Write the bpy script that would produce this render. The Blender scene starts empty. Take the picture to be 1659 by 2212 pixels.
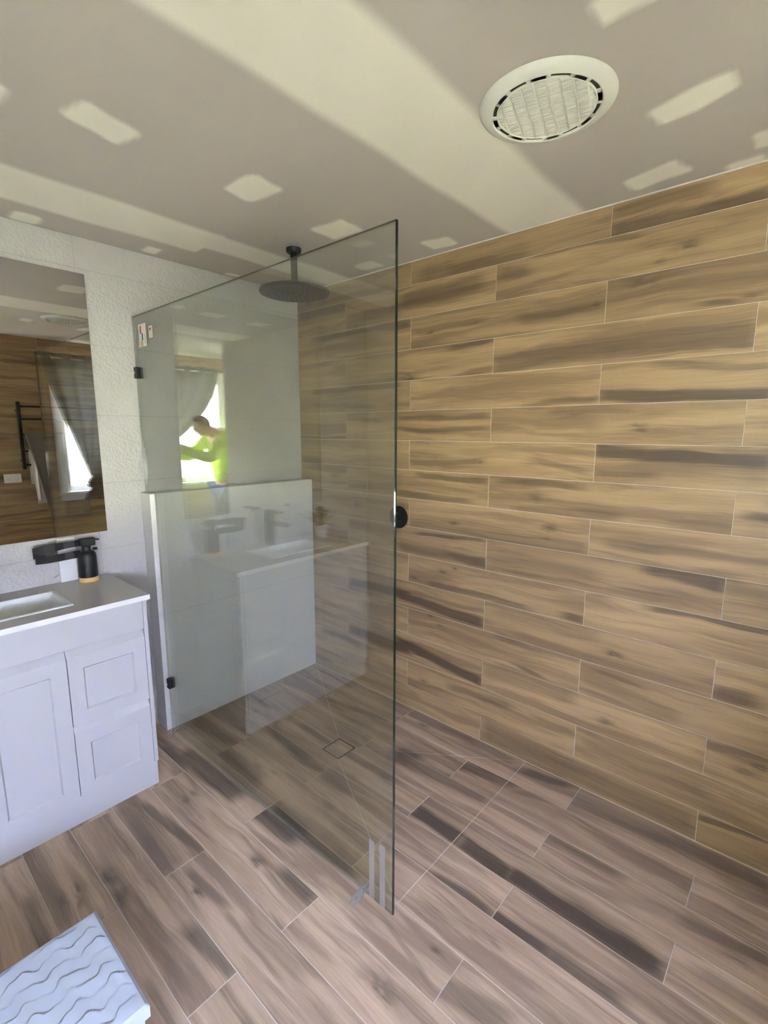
import bpy, bmesh, math, random
import numpy as np
from mathutils import Vector, Matrix

C = bpy.context.scene
COL = C.collection
PI = math.pi

# ------------------------------------------------------------------ camera
cam_data = bpy.data.cameras.new('camera')
cam = bpy.data.objects.new('camera', cam_data)
COL.objects.link(cam)
cam_data.sensor_fit = 'HORIZONTAL'
cam_data.sensor_width = 36.0
cam_data.lens = 36.0 * 1061.334 / 1659.0
cam_data.clip_start = 0.01
RIGHT = Vector((0.66220, -0.74933, 0.00161))
UP = Vector((0.12076, 0.10883, 0.98670))
FWD = Vector((0.73954, 0.65319, -0.16256))
cam.matrix_world = Matrix(((RIGHT.x, UP.x, -FWD.x, -2.0005),
                           (RIGHT.y, UP.y, -FWD.y, -2.4690),
                           (RIGHT.z, UP.z, -FWD.z, 1.5268),
                           (0, 0, 0, 1)))
C.camera = cam

# ------------------------------------------------------------------ daylight: sky above, sunlit lawn below the horizon
H = 2.34          # ceiling height
YR = -2.90        # rear wall
WX0, WX1, WZ0, WZ1 = -3.08, -1.46, 0.95, 2.12     # window opening in the rear wall
world = bpy.data.worlds.new('daylight')
C.world = world
world.use_nodes = True
wn, wl = world.node_tree.nodes, world.node_tree.links
wn.clear()
w_out = wn.new('ShaderNodeOutputWorld'); w_bg = wn.new('ShaderNodeBackground')
w_tc = wn.new('ShaderNodeTexCoord'); w_sep = wn.new('ShaderNodeSeparateXYZ'); w_rmp = wn.new('ShaderNodeValToRGB')
w_map = wn.new('ShaderNodeMapRange')
w_map.inputs[1].default_value = -1; w_map.inputs[2].default_value = 1
wl.new(w_tc.outputs['Generated'], w_sep.inputs[0]); wl.new(w_sep.outputs[2], w_map.inputs[0])
wl.new(w_map.outputs[0], w_rmp.inputs[0]); wl.new(w_rmp.outputs[0], w_bg.inputs[0]); wl.new(w_bg.outputs[0], w_out.inputs[0])
cr = w_rmp.color_ramp
cr.elements[0].position = 0.0; cr.elements[0].color = (1.95, 1.93, 1.42, 1)
cr.elements[1].position = 1.0; cr.elements[1].color = (0.46, 0.57, 1.34, 1)
e = cr.elements.new(0.485); e.color = (2.05, 2.05, 1.60, 1)
e = cr.elements.new(0.515); e.color = (0.76, 0.79, 1.10, 1)
w_bg.inputs[1].default_value = 94.0
pl = bpy.data.lights.new('window_portal', 'AREA')
pl.shape = 'RECTANGLE'; pl.size = WX1 - WX0; pl.size_y = WZ1 - WZ0
pl.cycles.is_portal = True
plo = bpy.data.objects.new('window_portal', pl); COL.objects.link(plo)
plo.location = ((WX0 + WX1) / 2, YR - 0.13, (WZ0 + WZ1) / 2)
plo.rotation_euler = (PI / 2, 0, PI)      # emits toward +y, into the room

C.view_settings.view_transform = 'Standard'
C.view_settings.look = 'None'
C.view_settings.exposure = 0.60
C.view_settings.gamma = 1.0
C.view_settings.use_curve_mapping = False
C.cycles.max_bounces = 14
C.cycles.diffuse_bounces = 7
C.cycles.glossy_bounces = 8
C.cycles.transmission_bounces = 12
C.cycles.transparent_max_bounces = 16

# ------------------------------------------------------------------ node helper
class NT:
    def __init__(s, name):
        s.m = bpy.data.materials.new(name); s.m.use_nodes = True
        s.n = s.m.node_tree.nodes; s.l = s.m.node_tree.links
        s.n.clear()
        s.out = s.n.new('ShaderNodeOutputMaterial')
    def put(s, sock, v):
        if isinstance(v, bpy.types.NodeSocket): s.l.new(v, sock)
        elif v is not None:
            if isinstance(v, (tuple, list)) and len(v) == 3 and len(sock.default_value) == 4: v = (*v, 1)
            sock.default_value = v
    def node(s, t, ins=None, **kw):
        nd = s.n.new(t)
        for k, v in kw.items(): setattr(nd, k, v)
        for k, v in (ins or {}).items(): s.put(nd.inputs[k], v)
        return nd
    def m_(s, op, a, b=None, c=None, clamp=False):
        nd = s.n.new('ShaderNodeMath'); nd.operation = op; nd.use_clamp = clamp
        for i, v in enumerate((a, b, c)):
            if v is not None: s.put(nd.inputs[i], v)
        return nd.outputs[0]
    def mix(s, f, a, b, mode='MIX'):
        nd = s.n.new('ShaderNodeMix'); nd.data_type = 'RGBA'; nd.blend_type = mode
        s.put(nd.inputs[0], f); s.put(nd.inputs[6], a); s.put(nd.inputs[7], b)
        return nd.outputs[2]
    def smooth(s, v, lo, hi):
        nd = s.node('ShaderNodeMapRange', {0: v, 1: lo, 2: hi}, interpolation_type='SMOOTHSTEP')
        return nd.outputs[0]
    def comb(s, x, y, z):
        return s.node('ShaderNodeCombineXYZ', {0: x, 1: y, 2: z}).outputs[0]
    def noise(s, vec, scale=1, detail=2, rough=.5, dist=0, w=None):
        nd = s.n.new('ShaderNodeTexNoise'); nd.noise_dimensions = '4D' if w is not None else '3D'
        s.put(nd.inputs['Vector'], vec); s.put(nd.inputs['Scale'], scale); s.put(nd.inputs['Detail'], detail)
        s.put(nd.inputs['Roughness'], rough); s.put(nd.inputs['Distortion'], dist)
        if w is not None: s.put(nd.inputs['W'], w)
        return nd.outputs[0]
    def bump(s, h, strength, dist=.01):
        return s.node('ShaderNodeBump', {'Height': h, 'Strength': strength, 'Distance': dist}).outputs[0]
    def pbr(s, col, rough=.5, metal=0, spec=.5, normal=None, **kw):
        b = s.n.new('ShaderNodeBsdfPrincipled')
        s.put(b.inputs['Base Color'], col); s.put(b.inputs['Roughness'], rough)
        s.put(b.inputs['Metallic'], metal); s.put(b.inputs['Specular IOR Level'], spec)
        if normal is not None: s.put(b.inputs['Normal'], normal)
        for k, v in kw.items(): s.put(b.inputs[k], v)
        s.l.new(b.outputs[0], s.out.inputs[0])
        return s.m

def simple(name, col, rough=.5, metal=0, spec=.5, nscale=40, namt=.06, bump=0.0):
    t = NT(name)
    tc = t.node('ShaderNodeTexCoord').outputs['Object']
    n = t.noise(tc, nscale, 3)
    f = t.m_('MULTIPLY_ADD', n, 2 * namt, 1 - namt)
    c = t.mix(1.0, col, t.comb(f, f, f), 'MULTIPLY')
    nm = t.bump(n, bump, .002) if bump else None
    return t.pbr(c, rough, metal, spec, nm)

# ------------------------------------------------------------------ materials
def plank_material(name, light, mid, dark, dark2, pale_c, rough):
    """Timber look porcelain plank. Each plank carries its own seed, tone, streaks and knots."""
    t = NT(name)
    def attr(nm):
        a = t.n.new('ShaderNodeAttribute'); a.attribute_type = 'OBJECT'; a.attribute_name = nm
        return a
    pos = t.node('ShaderNodeSeparateXYZ', {0: t.node('ShaderNodeTexCoord').outputs['Object']})
    x, y = pos.outputs[0], pos.outputs[1]
    seed = t.m_('MULTIPLY', attr('seed').outputs['Fac'], 37.0)
    tone = attr('tone').outputs['Fac']
    wob = t.noise(t.comb(t.m_('MULTIPLY', x, 3.2), t.m_('MULTIPLY', y, 7.0), 0), 1, 2, .5, 0, seed)
    yw = t.m_('ADD', y, t.m_('MULTIPLY', t.m_('SUBTRACT', wob, .5), .045))
    low = t.noise(t.comb(t.m_('MULTIPLY', x, 1.7), t.m_('MULTIPLY', yw, 22.0), 0), 1, 3, .55, .3, seed)
    midn = t.noise(t.comb(t.m_('MULTIPLY', x, 3.0), t.m_('MULTIPLY', yw, 70.0), 0), 1, 4, .6, .4, seed)
    grain = t.noise(t.comb(t.m_('MULTIPLY', x, 9.0), t.m_('MULTIPLY', yw, 420.0), 0), 1, 3, .6, 0, seed)
    ring = t.n.new('ShaderNodeTexWave'); ring.wave_type = 'BANDS'; ring.bands_direction = 'Y'
    t.put(ring.inputs['Vector'], t.comb(t.m_('MULTIPLY', x, .35), yw, seed)); t.put(ring.inputs['Scale'], 26.0)
    t.put(ring.inputs['Distortion'], 5.0); t.put(ring.inputs['Detail'], 3.0); t.put(ring.inputs['Detail Scale'], 2.0)
    col = t.mix(t.smooth(low, .33, .68), light, mid)
    low2 = t.noise(t.comb(t.m_('MULTIPLY', x, 1.25), t.m_('MULTIPLY', yw, 15.0), 3.0), 1, 4, .6, .6, t.m_('ADD', seed, 5.0))
    fibre = t.noise(t.comb(t.m_('MULTIPLY', x, 2.2), t.m_('MULTIPLY', yw, 150.0), 1.0), 1, 3, .65, .2, seed)
    shade = t.m_('MULTIPLY', t.smooth(t.m_('MULTIPLY_ADD', fibre, .16, low2), .53, .71), .74)
    col = t.mix(shade, col, dark2)
    col = t.mix(t.m_('MULTIPLY', t.smooth(midn, .52, .8), .45), col, dark)
    pale = t.smooth(t.noise(t.comb(t.m_('MULTIPLY', x, 1.9), t.m_('MULTIPLY', yw, 30.0), 7.0), 1, 3, .6, .3, seed), .58, .75)
    col = t.mix(t.m_('MULTIPLY', pale, .35), col, pale_c)
    col = t.mix(t.m_('MULTIPLY', t.smooth(ring.outputs[1], .70, 1.0), .07), col, dark)
    total = None
    for i in (1, 2, 3):
        a = attr('streak%d' % i); r = attr('range%d' % i)
        sv = t.node('ShaderNodeSeparateXYZ', {0: a.outputs['Vector']})
        rv = t.node('ShaderNodeSeparateXYZ', {0: r.outputs['Vector']})
        c0 = t.m_('MULTIPLY_ADD', sv.outputs[1], x, sv.outputs[0])
        d = t.m_('DIVIDE', t.m_('SUBTRACT', yw, c0), t.m_('MULTIPLY', sv.outputs[2], 1.35))
        g = t.m_('EXPONENT', t.m_('MULTIPLY', t.m_('MULTIPLY', d, d), -1.0))
        fa = t.smooth(x, t.m_('SUBTRACT', rv.outputs[0], .06), t.m_('ADD', rv.outputs[0], .03))
        fb = t.smooth(x, t.m_('ADD', rv.outputs[1], .06), t.m_('SUBTRACT', rv.outputs[1], .03))
        g = t.m_('MULTIPLY', t.smooth(t.m_('ADD', g, t.m_('MULTIPLY_ADD', fibre, .9, -.45)), .16, .80), t.m_('MULTIPLY', t.m_('MULTIPLY', t.m_('MULTIPLY', fa, fb), rv.outputs[2]), t.m_('MULTIPLY_ADD', midn, .7, .60)))
        total = g if total is None else t.m_('MAXIMUM', total, g)
    for i in (1, 2, 3):
        k = attr('knot%d' % i)
        kv = t.node('ShaderNodeSeparateXYZ', {0: k.outputs['Vector']})
        st = attr('knotamt%d' % i).outputs['Fac']
        kn = t.noise(t.comb(t.m_('MULTIPLY', x, 18.0), t.m_('MULTIPLY', y, 45.0), 0), 1, 2, .5, 0, seed)
        kk = t.m_('MULTIPLY_ADD', t.m_('SUBTRACT', kn, .5), 2.4, t.m_('MULTIPLY', t.m_('SUBTRACT', fibre, .5), 1.6))
        dx = t.m_('DIVIDE', t.m_('SUBTRACT', x, kv.outputs[0]), t.m_('MULTIPLY', kv.outputs[2], 2.9))
        dy = t.m_('ADD', t.m_('DIVIDE', t.m_('SUBTRACT', y, kv.outputs[1]), kv.outputs[2]), kk)
        d2 = t.m_('ADD', t.m_('MULTIPLY', dx, dx), t.m_('MULTIPLY', dy, dy))
        core = t.m_('EXPONENT', t.m_('MULTIPLY', d2, -2.2))
        halo = t.m_('MULTIPLY', t.m_('EXPONENT', t.m_('MULTIPLY', d2, -.55)), t.smooth(fibre, .42, .66))
        g = t.m_('MULTIPLY', t.m_('MAXIMUM', t.m_('MULTIPLY', core, t.m_('MULTIPLY_ADD', kn, .9, .50)), t.m_('MULTIPLY', halo, .6)), st)
        g = t.m_('MULTIPLY', g, t.m_('MULTIPLY_ADD', fibre, .7, .55))
        total = t.m_('MAXIMUM', total, g)
    total = t.m_('MINIMUM', total, .92)
    col = t.mix(total, col, dark)
    gf = t.m_('MULTIPLY', t.m_('MULTIPLY_ADD', grain, .24, .88), tone)
    col = t.mix(1.0, col, t.comb(gf, gf, gf), 'MULTIPLY')
    return t.pbr(col, rough, 0, .45, t.bump(grain, .12, .0012))

M = {}
M['wall_plank'] = plank_material('wall_plank_tile', (.415, .285, .152), (.305, .207, .112), (.070, .048, .032), (.178, .115, .067), (.475, .34, .195), .42)
M['floor_plank'] = plank_material('floor_plank_tile', (.53, .39, .275), (.375, .27, .188), (.060, .047, .040), (.18, .125, .095), (.56, .42, .315), .36)
M['grout'] = simple('grout', (.60, .56, .50), .9, 0, .2, 120, .08)
M['tile_grout'] = simple('tile_grout', (.30, .285, .27), .9, 0, .2, 120, .06)
M['white_paint'] = simple('white_satin_paint', (.455, .45, .465), .28, 0, .5, 6, .01)
M['white_trim'] = simple('white_trim', (.78, .77, .76), .4, 0, .5, 20, .02)
M['plaster'] = simple('plasterboard', (.70, .67, .61), .85, 0, .2, 5, .03)
M['black'] = simple('matt_black_metal', (.007, .007, .0075), .45, 0, .32, 80, .1)
M['black_gloss'] = simple('black_plastic_film', (.010, .010, .014), .18, 0, .6, 30, .1)
M['chrome'] = simple('chrome', (.8, .8, .8), .15, 1, .5, 40, .02)
M['bamboo'] = simple('bamboo', (.58, .36, .16), .5, 0, .4, 60, .15)
M['ceramic'] = simple('white_ceramic', (.82, .84, .86), .08, 0, .6, 5, .01)
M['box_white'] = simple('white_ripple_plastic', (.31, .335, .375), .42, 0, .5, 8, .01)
M['fan_white'] = simple('white_plastic', (.80, .79, .74), .4, 0, .5, 8, .01)
M['dark_void'] = simple('dark_void', (.02, .02, .016), .9, 0, .1, 8, .1)
M['gap'] = simple('fan_gap', (.035, .038, .025), .8, 0, .2, 8, .1)
M['outlet'] = simple('outlet_plastic', (.85, .85, .83), .3, 0, .5, 8, .01)
M['towel_grey'] = simple('grey_towel', (.20, .185, .18), .95, 0, .1, 220, .3, .6)
M['towel_white'] = simple('pale_towel', (.68, .62, .63), .95, 0, .1, 220, .15, .6)
M['leaf'] = simple('leaf_green', (.045, .085, .03), .45, 0, .5, 30, .25)
M['soil'] = simple('soil', (.04, .03, .02), .95, 0, .1, 90, .4)
M['skin'] = simple('skin', (.55, .32, .22), .5, 0, .4, 30, .06)
M['hair'] = simple('brown_hair', (.09, .05, .03), .6, 0, .3, 90, .3)
M['hivis'] = simple('yellow_green_fabric', (.52, .72, .04), .8, 0, .2, 60, .08, .2)
M['trousers'] = simple('navy_fabric', (.03, .035, .06), .9, 0, .1, 60, .15, .2)
M['boot'] = simple('tan_leather', (.25, .15, .07), .6, 0, .3, 60, .2)
M['paper'] = simple('paper_label', (.75, .72, .66), .6, 0, .3, 30, .03)
M['red_ink'] = simple('red_ink', (.45, .05, .06), .6)
M['blue_ink'] = simple('blue_ink', (.05, .16, .36), .6)
M['yellow_ink'] = simple('yellow_ink', (.62, .48, .18), .6)
M['grey_ink'] = simple('grey_ink', (.30, .28, .26), .6)
M['silicone'] = simple('white_silicone', (.74, .72, .68), .5, 0, .4, 20, .03)

def tile_material(name, col, bstr):
    t = NT(name)
    tc = t.node('ShaderNodeTexCoord').outputs['Object']
    v = t.n.new('ShaderNodeTexVoronoi'); v.feature = 'SMOOTH_F1'
    warp = t.node('ShaderNodeVectorMath', {0: tc, 1: t.node('ShaderNodeVectorMath', {0: t.n.new('ShaderNodeTexNoise').outputs[1], 1: (.006, .006, .006)}, operation='MULTIPLY').outputs[0]}, operation='ADD').outputs[0]
    t.put(v.inputs['Vector'], warp); t.put(v.inputs['Scale'], 84.0); t.put(v.inputs['Smoothness'], .6)
    hgt = t.m_('SUBTRACT', 1.0, t.smooth(v.outputs[0], .1, .75))
    n2 = t.noise(tc, 22, 3)
    hh = t.m_('ADD', hgt, t.m_('MULTIPLY', n2, .7))
    nm = t.bump(hh, bstr, .0030)
    return t.pbr(col, .33, 0, .5, nm)
M['tile'] = tile_material('white_textured_tile', (.44, .425, .415), .55)
M['tile_low_lit'] = tile_material('low_wall_tile_lightened', (.72, .71, .69), .35)  # smoother copy of the white tile, colour lightened for light lost through the glass

def stone_material():
    t = NT('grey_stone_top')
    tc = t.node('ShaderNodeTexCoord').outputs['Object']
    n = t.noise(tc, 260, 2)
    c = t.mix(t.smooth(n, .35, .7), (.57, .55, .54), (.62, .60, .59))
    return t.pbr(c, .12, 0, .5)
M['stone'] = stone_material()

def glass_material(name, tint, rough=0.0, film=None, soft=False):
    """Flat clear glass: Fresnel reflection over tinted straight-through transmission."""
    t = NT(name)
    geo = t.n.new('ShaderNodeNewGeometry')
    ior = t.m_('MULTIPLY_ADD', geo.outputs['Backfacing'], (1 / 2.4 - 2.4), 2.4)
    fr = t.node('ShaderNodeFresnel', {0: ior}).outputs[0]
    tr = t.node('ShaderNodeBsdfTransparent', {0: tint}).outputs[0]
    gl = t.node('ShaderNodeBsdfGlossy', {0: (1, 1, 1), 'Roughness': rough}).outputs[0]
    mx = t.node('ShaderNodeMixShader', {0: fr, 1: tr, 2: gl}).outputs[0]
    if film is not None:
        df = t.node('ShaderNodeBsdfTranslucent' if not soft else 'ShaderNodeBsdfDiffuse', {0: (.9, .92, .95)}).outputs[0]
        mx = t.node('ShaderNodeMixShader', {0: film, 1: mx, 2: df}).outputs[0]
    t.l.new(mx, t.out.inputs[0])
    return t.m
M['glass'] = glass_material('shower_glass', (.972, 1.0, .968))
M['obscure'] = glass_material('obscure_window_glass', (.93, .95, .95), .2, .18)
M['tape'] = glass_material('clear_tape', (.9, .9, .88), .3, .13, True)
M['glass_base'] = glass_material('glass_base_edge', (.75, .80, .75), .1, .15, True)
M['glass_edge'] = simple('glass_edge_green', (.004, .010, .009), .04, 0, .8, 30, .2)
def mirror_mat():
    t = NT('mirror_silver')
    g = t.node('ShaderNodeBsdfGlossy', {0: (.90, .92, .89), 'Roughness': 0.0}).outputs[0]
    t.l.new(g, t.out.inputs[0]); return t.m
M['mirror'] = mirror_mat()
def curtain_mat():
    t = NT('grey_curtain_fabric')
    tc = t.node('ShaderNodeTexCoord').outputs['Object']
    n = t.noise(tc, 300, 2)
    c = t.mix(n, (.085, .082, .078), (.125, .12, .115))
    d = t.node('ShaderNodeBsdfDiffuse', {0: c}).outputs[0]
    tl = t.node('ShaderNodeBsdfTranslucent', {0: (.20, .19, .18)}).outputs[0]
    mx = t.node('ShaderNodeMixShader', {0: .02, 1: d, 2: tl}).outputs[0]
    t.l.new(mx, t.out.inputs[0]); return t.m
M['curtain'] = curtain_mat()
def ceiling_mat():
    t = NT('plastered_ceiling')
    a = t.n.new('ShaderNodeAttribute'); a.attribute_type = 'GEOMETRY'; a.attribute_name = 'compound'
    tc = t.node('ShaderNodeTexCoord').outputs['Object']
    n = t.noise(tc, 2.2, 3)
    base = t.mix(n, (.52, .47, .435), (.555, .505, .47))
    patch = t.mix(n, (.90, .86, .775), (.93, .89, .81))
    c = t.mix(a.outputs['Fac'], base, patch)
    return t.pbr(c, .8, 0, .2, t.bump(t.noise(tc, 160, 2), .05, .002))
M['ceiling'] = ceiling_mat()

# ------------------------------------------------------------------ object helpers
WL = {}
def link(o, parent=None, wloc=(0, 0, 0)):
    COL.objects.link(o)
    p = Vector((0, 0, 0))
    if parent is not None:
        o.parent = parent; p = WL[parent.name]
    WL[o.name] = Vector(wloc)
    o.location = Vector(wloc) - p
    return o
def mesh_ob(name, verts, faces, mats, parent=None, smooth=False, fmat=None, origin=None):
    vs = [Vector(v) for v in verts]
    if origin is None:
        lo = Vector([min(v[i] for v in vs) for i in range(3)]); hi = Vector([max(v[i] for v in vs) for i in range(3)])
        origin = Vector(((lo.x + hi.x) / 2, (lo.y + hi.y) / 2, lo.z))
    origin = Vector(origin)
    me = bpy.data.meshes.new(name)
    me.from_pydata([tuple(v - origin) for v in vs], [], faces)
    if not isinstance(mats, (list, tuple)): mats = [mats]
    for m in mats: me.materials.append(m)
    if fmat is not None: me.polygons.foreach_set('material_index', fmat)
    if smooth: me.polygons.foreach_set('use_smooth', [True] * len(me.polygons))
    me.update()
    return link(bpy.data.objects.new(name, me), parent, origin)
def bm_ob(name, bm, mats, parent=None, smooth=False, origin=None):
    bmesh.ops.recalc_face_normals(bm, faces=bm.faces)
    bm.verts.index_update()
    vs = [v.co.copy() for v in bm.verts]; fs = [[v.index for v in f.verts] for f in bm.faces]
    fm = [f.material_index for f in bm.faces]
    bm.free()
    o = mesh_ob(name, vs, fs, mats, parent, smooth, fm, origin)
    if smooth:
        try: o.data.set_sharp_from_angle(angle=math.radians(40))
        except Exception: pass
    return o
def add_box(bm, x0, x1, y0, y1, z0, z1, bev=0.0, seg=1):
    r = bmesh.ops.create_cube(bm, size=1.0)
    vs = r['verts']
    for v in vs:
        v.co = Vector((x0 + (v.co.x + .5) * (x1 - x0), y0 + (v.co.y + .5) * (y1 - y0), z0 + (v.co.z + .5) * (z1 - z0)))
    if bev > 0:
        es = list({e for v in vs for e in v.link_edges})
        bmesh.ops.bevel(bm, geom=es, offset=bev, segments=seg, affect='EDGES', profile=.5)
def box(name, x0, x1, y0, y1, z0, z1, mat, parent=None, bev=.002, seg=1):
    bm = bmesh.new(); add_box(bm, x0, x1, y0, y1, z0, z1, bev, seg)
    return bm_ob(name, bm, mat, parent)
def add_lathe(bm, prof, c, axis=(0, 0, 1), n=32):
    ax = Vector(axis).normalized(); q = Vector((0, 0, 1)).rotation_difference(ax); c = Vector(c)
    rings = []
    for r, z in prof:
        if r < 1e-6: rings.append([bm.verts.new(c + q @ Vector((0, 0, z)))])
        else: rings.append([bm.verts.new(c + q @ Vector((r * math.cos(2 * PI * i / n), r * math.sin(2 * PI * i / n), z))) for i in range(n)])
    for a, b in zip(rings, rings[1:]):
        if len(a) == 1 and len(b) == 1: continue
        for i in range(n):
            j = (i + 1) % n
            if len(a) == 1: bm.faces.new((a[0], b[i], b[j]))
            elif len(b) == 1: bm.faces.new((a[i], a[j], b[0]))
            else: bm.faces.new((a[i], a[j], b[j], b[i]))
def lathe(name, prof, c, mat, parent=None, axis=(0, 0, 1), n=32):
    bm = bmesh.new(); add_lathe(bm, prof, c, axis, n)
    return bm_ob(name, bm, mat, parent, True)
def add_tube(bm, pts, r, n=10, caps=True):
    pts = [Vector(p) for p in pts]; rings = []
    rr = r if isinstance(r, (list, tuple)) else [r] * len(pts)
    up = None
    for i, p in enumerate(pts):
        d = (pts[min(i + 1, len(pts) - 1)] - pts[max(i - 1, 0)]).normalized()
        if up is None: up = d.orthogonal().normalized()
        up = (up - d * up.dot(d)).normalized()
        s = d.cross(up)
        rings.append([bm.verts.new(p + (up * math.cos(2 * PI * k / n) + s * math.sin(2 * PI * k / n)) * rr[i]) for k in range(n)])
    for a, b in zip(rings, rings[1:]):
        for k in range(n): bm.faces.new((a[k], a[(k + 1) % n], b[(k + 1) % n], b[k]))
    if caps: bm.faces.new(rings[0]); bm.faces.new(rings[-1])
def tube(name, pts, r, mat, parent=None, n=10):
    bm = bmesh.new(); add_tube(bm, pts, r, n)
    return bm_ob(name, bm, mat, parent, True)
def thing(name, label, cat, loc, group=None):
    o = bpy.data.objects.new(name, None); o.empty_display_size = .05
    link(o, None, loc); o['label'] = label; o['category'] = cat
    if group: o['group'] = group
    return o
def tag(o, label, cat, group=None):
    o['label'] = label; o['category'] = cat
    if group: o['group'] = group
    return o
def struct(o):
    o['kind'] = 'structure'; return o

# ---- convex polygon tools (lists of (x, y), counter-clockwise)
def area(p): return .5 * sum(p[i][0] * p[(i + 1) % len(p)][1] - p[(i + 1) % len(p)][0] * p[i][1] for i in range(len(p)))
def clip(p, a, b):
    """keep the part of p left of the line a -> b"""
    out = []
    s = lambda q: (b[0] - a[0]) * (q[1] - a[1]) - (b[1] - a[1]) * (q[0] - a[0])
    for i in range(len(p)):
        u, v = p[i], p[(i + 1) % len(p)]; su, sv = s(u), s(v)
        if su >= 0: out.append(u)
        if (su > 0 and sv < 0) or (su < 0 and sv > 0):
            k = su / (su - sv); out.append((u[0] + (v[0] - u[0]) * k, u[1] + (v[1] - u[1]) * k))
    return out
def clip_poly(p, q):
    for i in range(len(q)):
        if len(p) < 3: return []
        p = clip(p, q[i], q[(i + 1) % len(q)])
    return clean(p)
def clean(p):
    o = []
    for v in p:
        if not o or math.hypot(v[0] - o[-1][0], v[1] - o[-1][1]) > 1e-4: o.append(v)
    if len(o) > 1 and math.hypot(o[0][0] - o[-1][0], o[0][1] - o[-1][1]) <= 1e-4: o.pop()
    return o if len(o) >= 3 and area(o) > 1e-5 else []
def rect(x0, x1, y0, y1): return [(x0, y0), (x1, y0), (x1, y1), (x0, y1)]
def inset(p, d):
    """same vertex count; None when the piece is too thin"""
    n = len(p); out = []
    for i in range(n):
        a, b, c = p[i - 1], p[i], p[(i + 1) % n]
        e1 = Vector((b[0] - a[0], b[1] - a[1])).normalized(); e2 = Vector((c[0] - b[0], c[1] - b[1])).normalized()
        n1 = Vector((-e1.y, e1.x)); n2 = Vector((-e2.y, e2.x))
        k = 1 + n1.dot(n2)
        if k < .05: return None
        q = Vector(b) + (n1 + n2) * (d / k)
        out.append((q.x, q.y))
    for i in range(n):
        a, b = p[i], p[(i + 1) % n]; c, e = out[i], out[(i + 1) % n]
        if (b[0] - a[0]) * (e[0] - c[0]) + (b[1] - a[1]) * (e[1] - c[1]) <= 0: return None
    return out if area(out) > 2e-5 else None

MESHES = {}
def piece(name, poly, mats, parent, mat4, zf=None, gap=.0012, cham=.0009, depth=.003, tag_=''):
    """a tile: poly in local 2D, its face at local z = 0 (or on the plane zf), with an eased edge"""
    p = inset(poly, gap)
    if p is None: return None
    q = inset(p, cham)
    if q is None: return None
    zf = zf or (lambda x, y: 0.0)
    key = None
    if zf(0.123, 0.456) == 0 and zf(9, 7) == 0: key = (tag_, tuple((round(x, 4), round(y, 4)) for x, y in p))
    me = MESHES.get(key) if key else None
    if me is None:
        n = len(p)
        vs = [(x, y, zf(x, y) - depth) for x, y in p] + [(x, y, zf(x, y) - cham) for x, y in p] + [(x, y, zf(x, y)) for x, y in q]
        fs = []
        for i in range(n):
            j = (i + 1) % n
            fs += [(i, j, n + j, n + i), (n + i, n + j, 2 * n + j, 2 * n + i)]
        fs.append(tuple(range(2 * n, 3 * n)))
        me = bpy.data.meshes.new(name); me.from_pydata(vs, [], fs); me.materials.append(mats); me.update()
        if key: MESHES[key] = me
    o = bpy.data.objects.new(name, me)
    COL.objects.link(o); o.parent = parent
    o.matrix_local = mat4
    return o
def frame4(ax, ay, az, o):
    return Matrix(((ax[0], ay[0], az[0], o[0]), (ax[1], ay[1], az[1], o[1]), (ax[2], ay[2], az[2], o[2]), (0, 0, 0, 1)))

def marks_for(marks, a0, a1, b0, b1):
    """streaks and knots (in wall coordinates) that fall on this plank, in plank coordinates"""
    S, K = [], []
    for m in marks:
        if m[0] == 's':
            ca, cb = (m[1] + m[3]) / 2, (m[2] + m[4]) / 2
            if a0 <= ca < a1 and b0 <= cb < b1:
                (x1, y1), (x2, y2) = sorted([(m[1] - a0, m[2] - b0), (m[3] - a0, m[4] - b0)])
                sl = (y2 - y1) / max(x2 - x1, .02); sl = max(-.3, min(.3, sl))
                S.append((y1 - sl * x1, sl, m[5], x1, x2, m[6]))
        elif a0 <= m[1] < a1 and b0 <= m[2] < b1:
            K.append((m[1] - a0, m[2] - b0, m[5], m[6]))
    return S, K
def plank_props(rng, L, W, marks=None, a0=0, b0=0, flip=False):
    S, K = marks_for(marks, a0, a0 + L, b0, b0 + W) if marks else ([], [])
    p = {'seed': rng.random(), 'tone': rng.uniform(.84, 1.10)}
    if len(S) + len(K) == 0:
        if rng.random() < .75:
            y = rng.uniform(.02, W - .02); x = rng.uniform(0, L * .5)
            S.append((y, rng.uniform(-.04, .04), rng.uniform(.008, .02), x, x + rng.uniform(.3, .7), rng.uniform(.4, .8)))
        if rng.random() < .5: K.append((rng.uniform(.1, L - .1), rng.uniform(.03, W - .03), rng.uniform(.01, .02), rng.uniform(.5, .85)))
    for i in range(3):
        s = S[i] if i < len(S) else (0, 0, .01, 0, .1, 0)
        p['streak%d' % (i + 1)] = [float(s[0]), float(s[1]), float(s[2])]; p['range%d' % (i + 1)] = [float(s[3]), float(s[4]), float(s[5])]
        k = K[i] if i < len(K) else (0, 0, .01, 0)
        p['knot%d' % (i + 1)] = [float(k[0]), float(k[1]), float(k[2])]; p['knotamt%d' % (i + 1)] = float(k[3])
    return p
def put_props(o, p):
    for k, v in p.items(): o[k] = v
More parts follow.
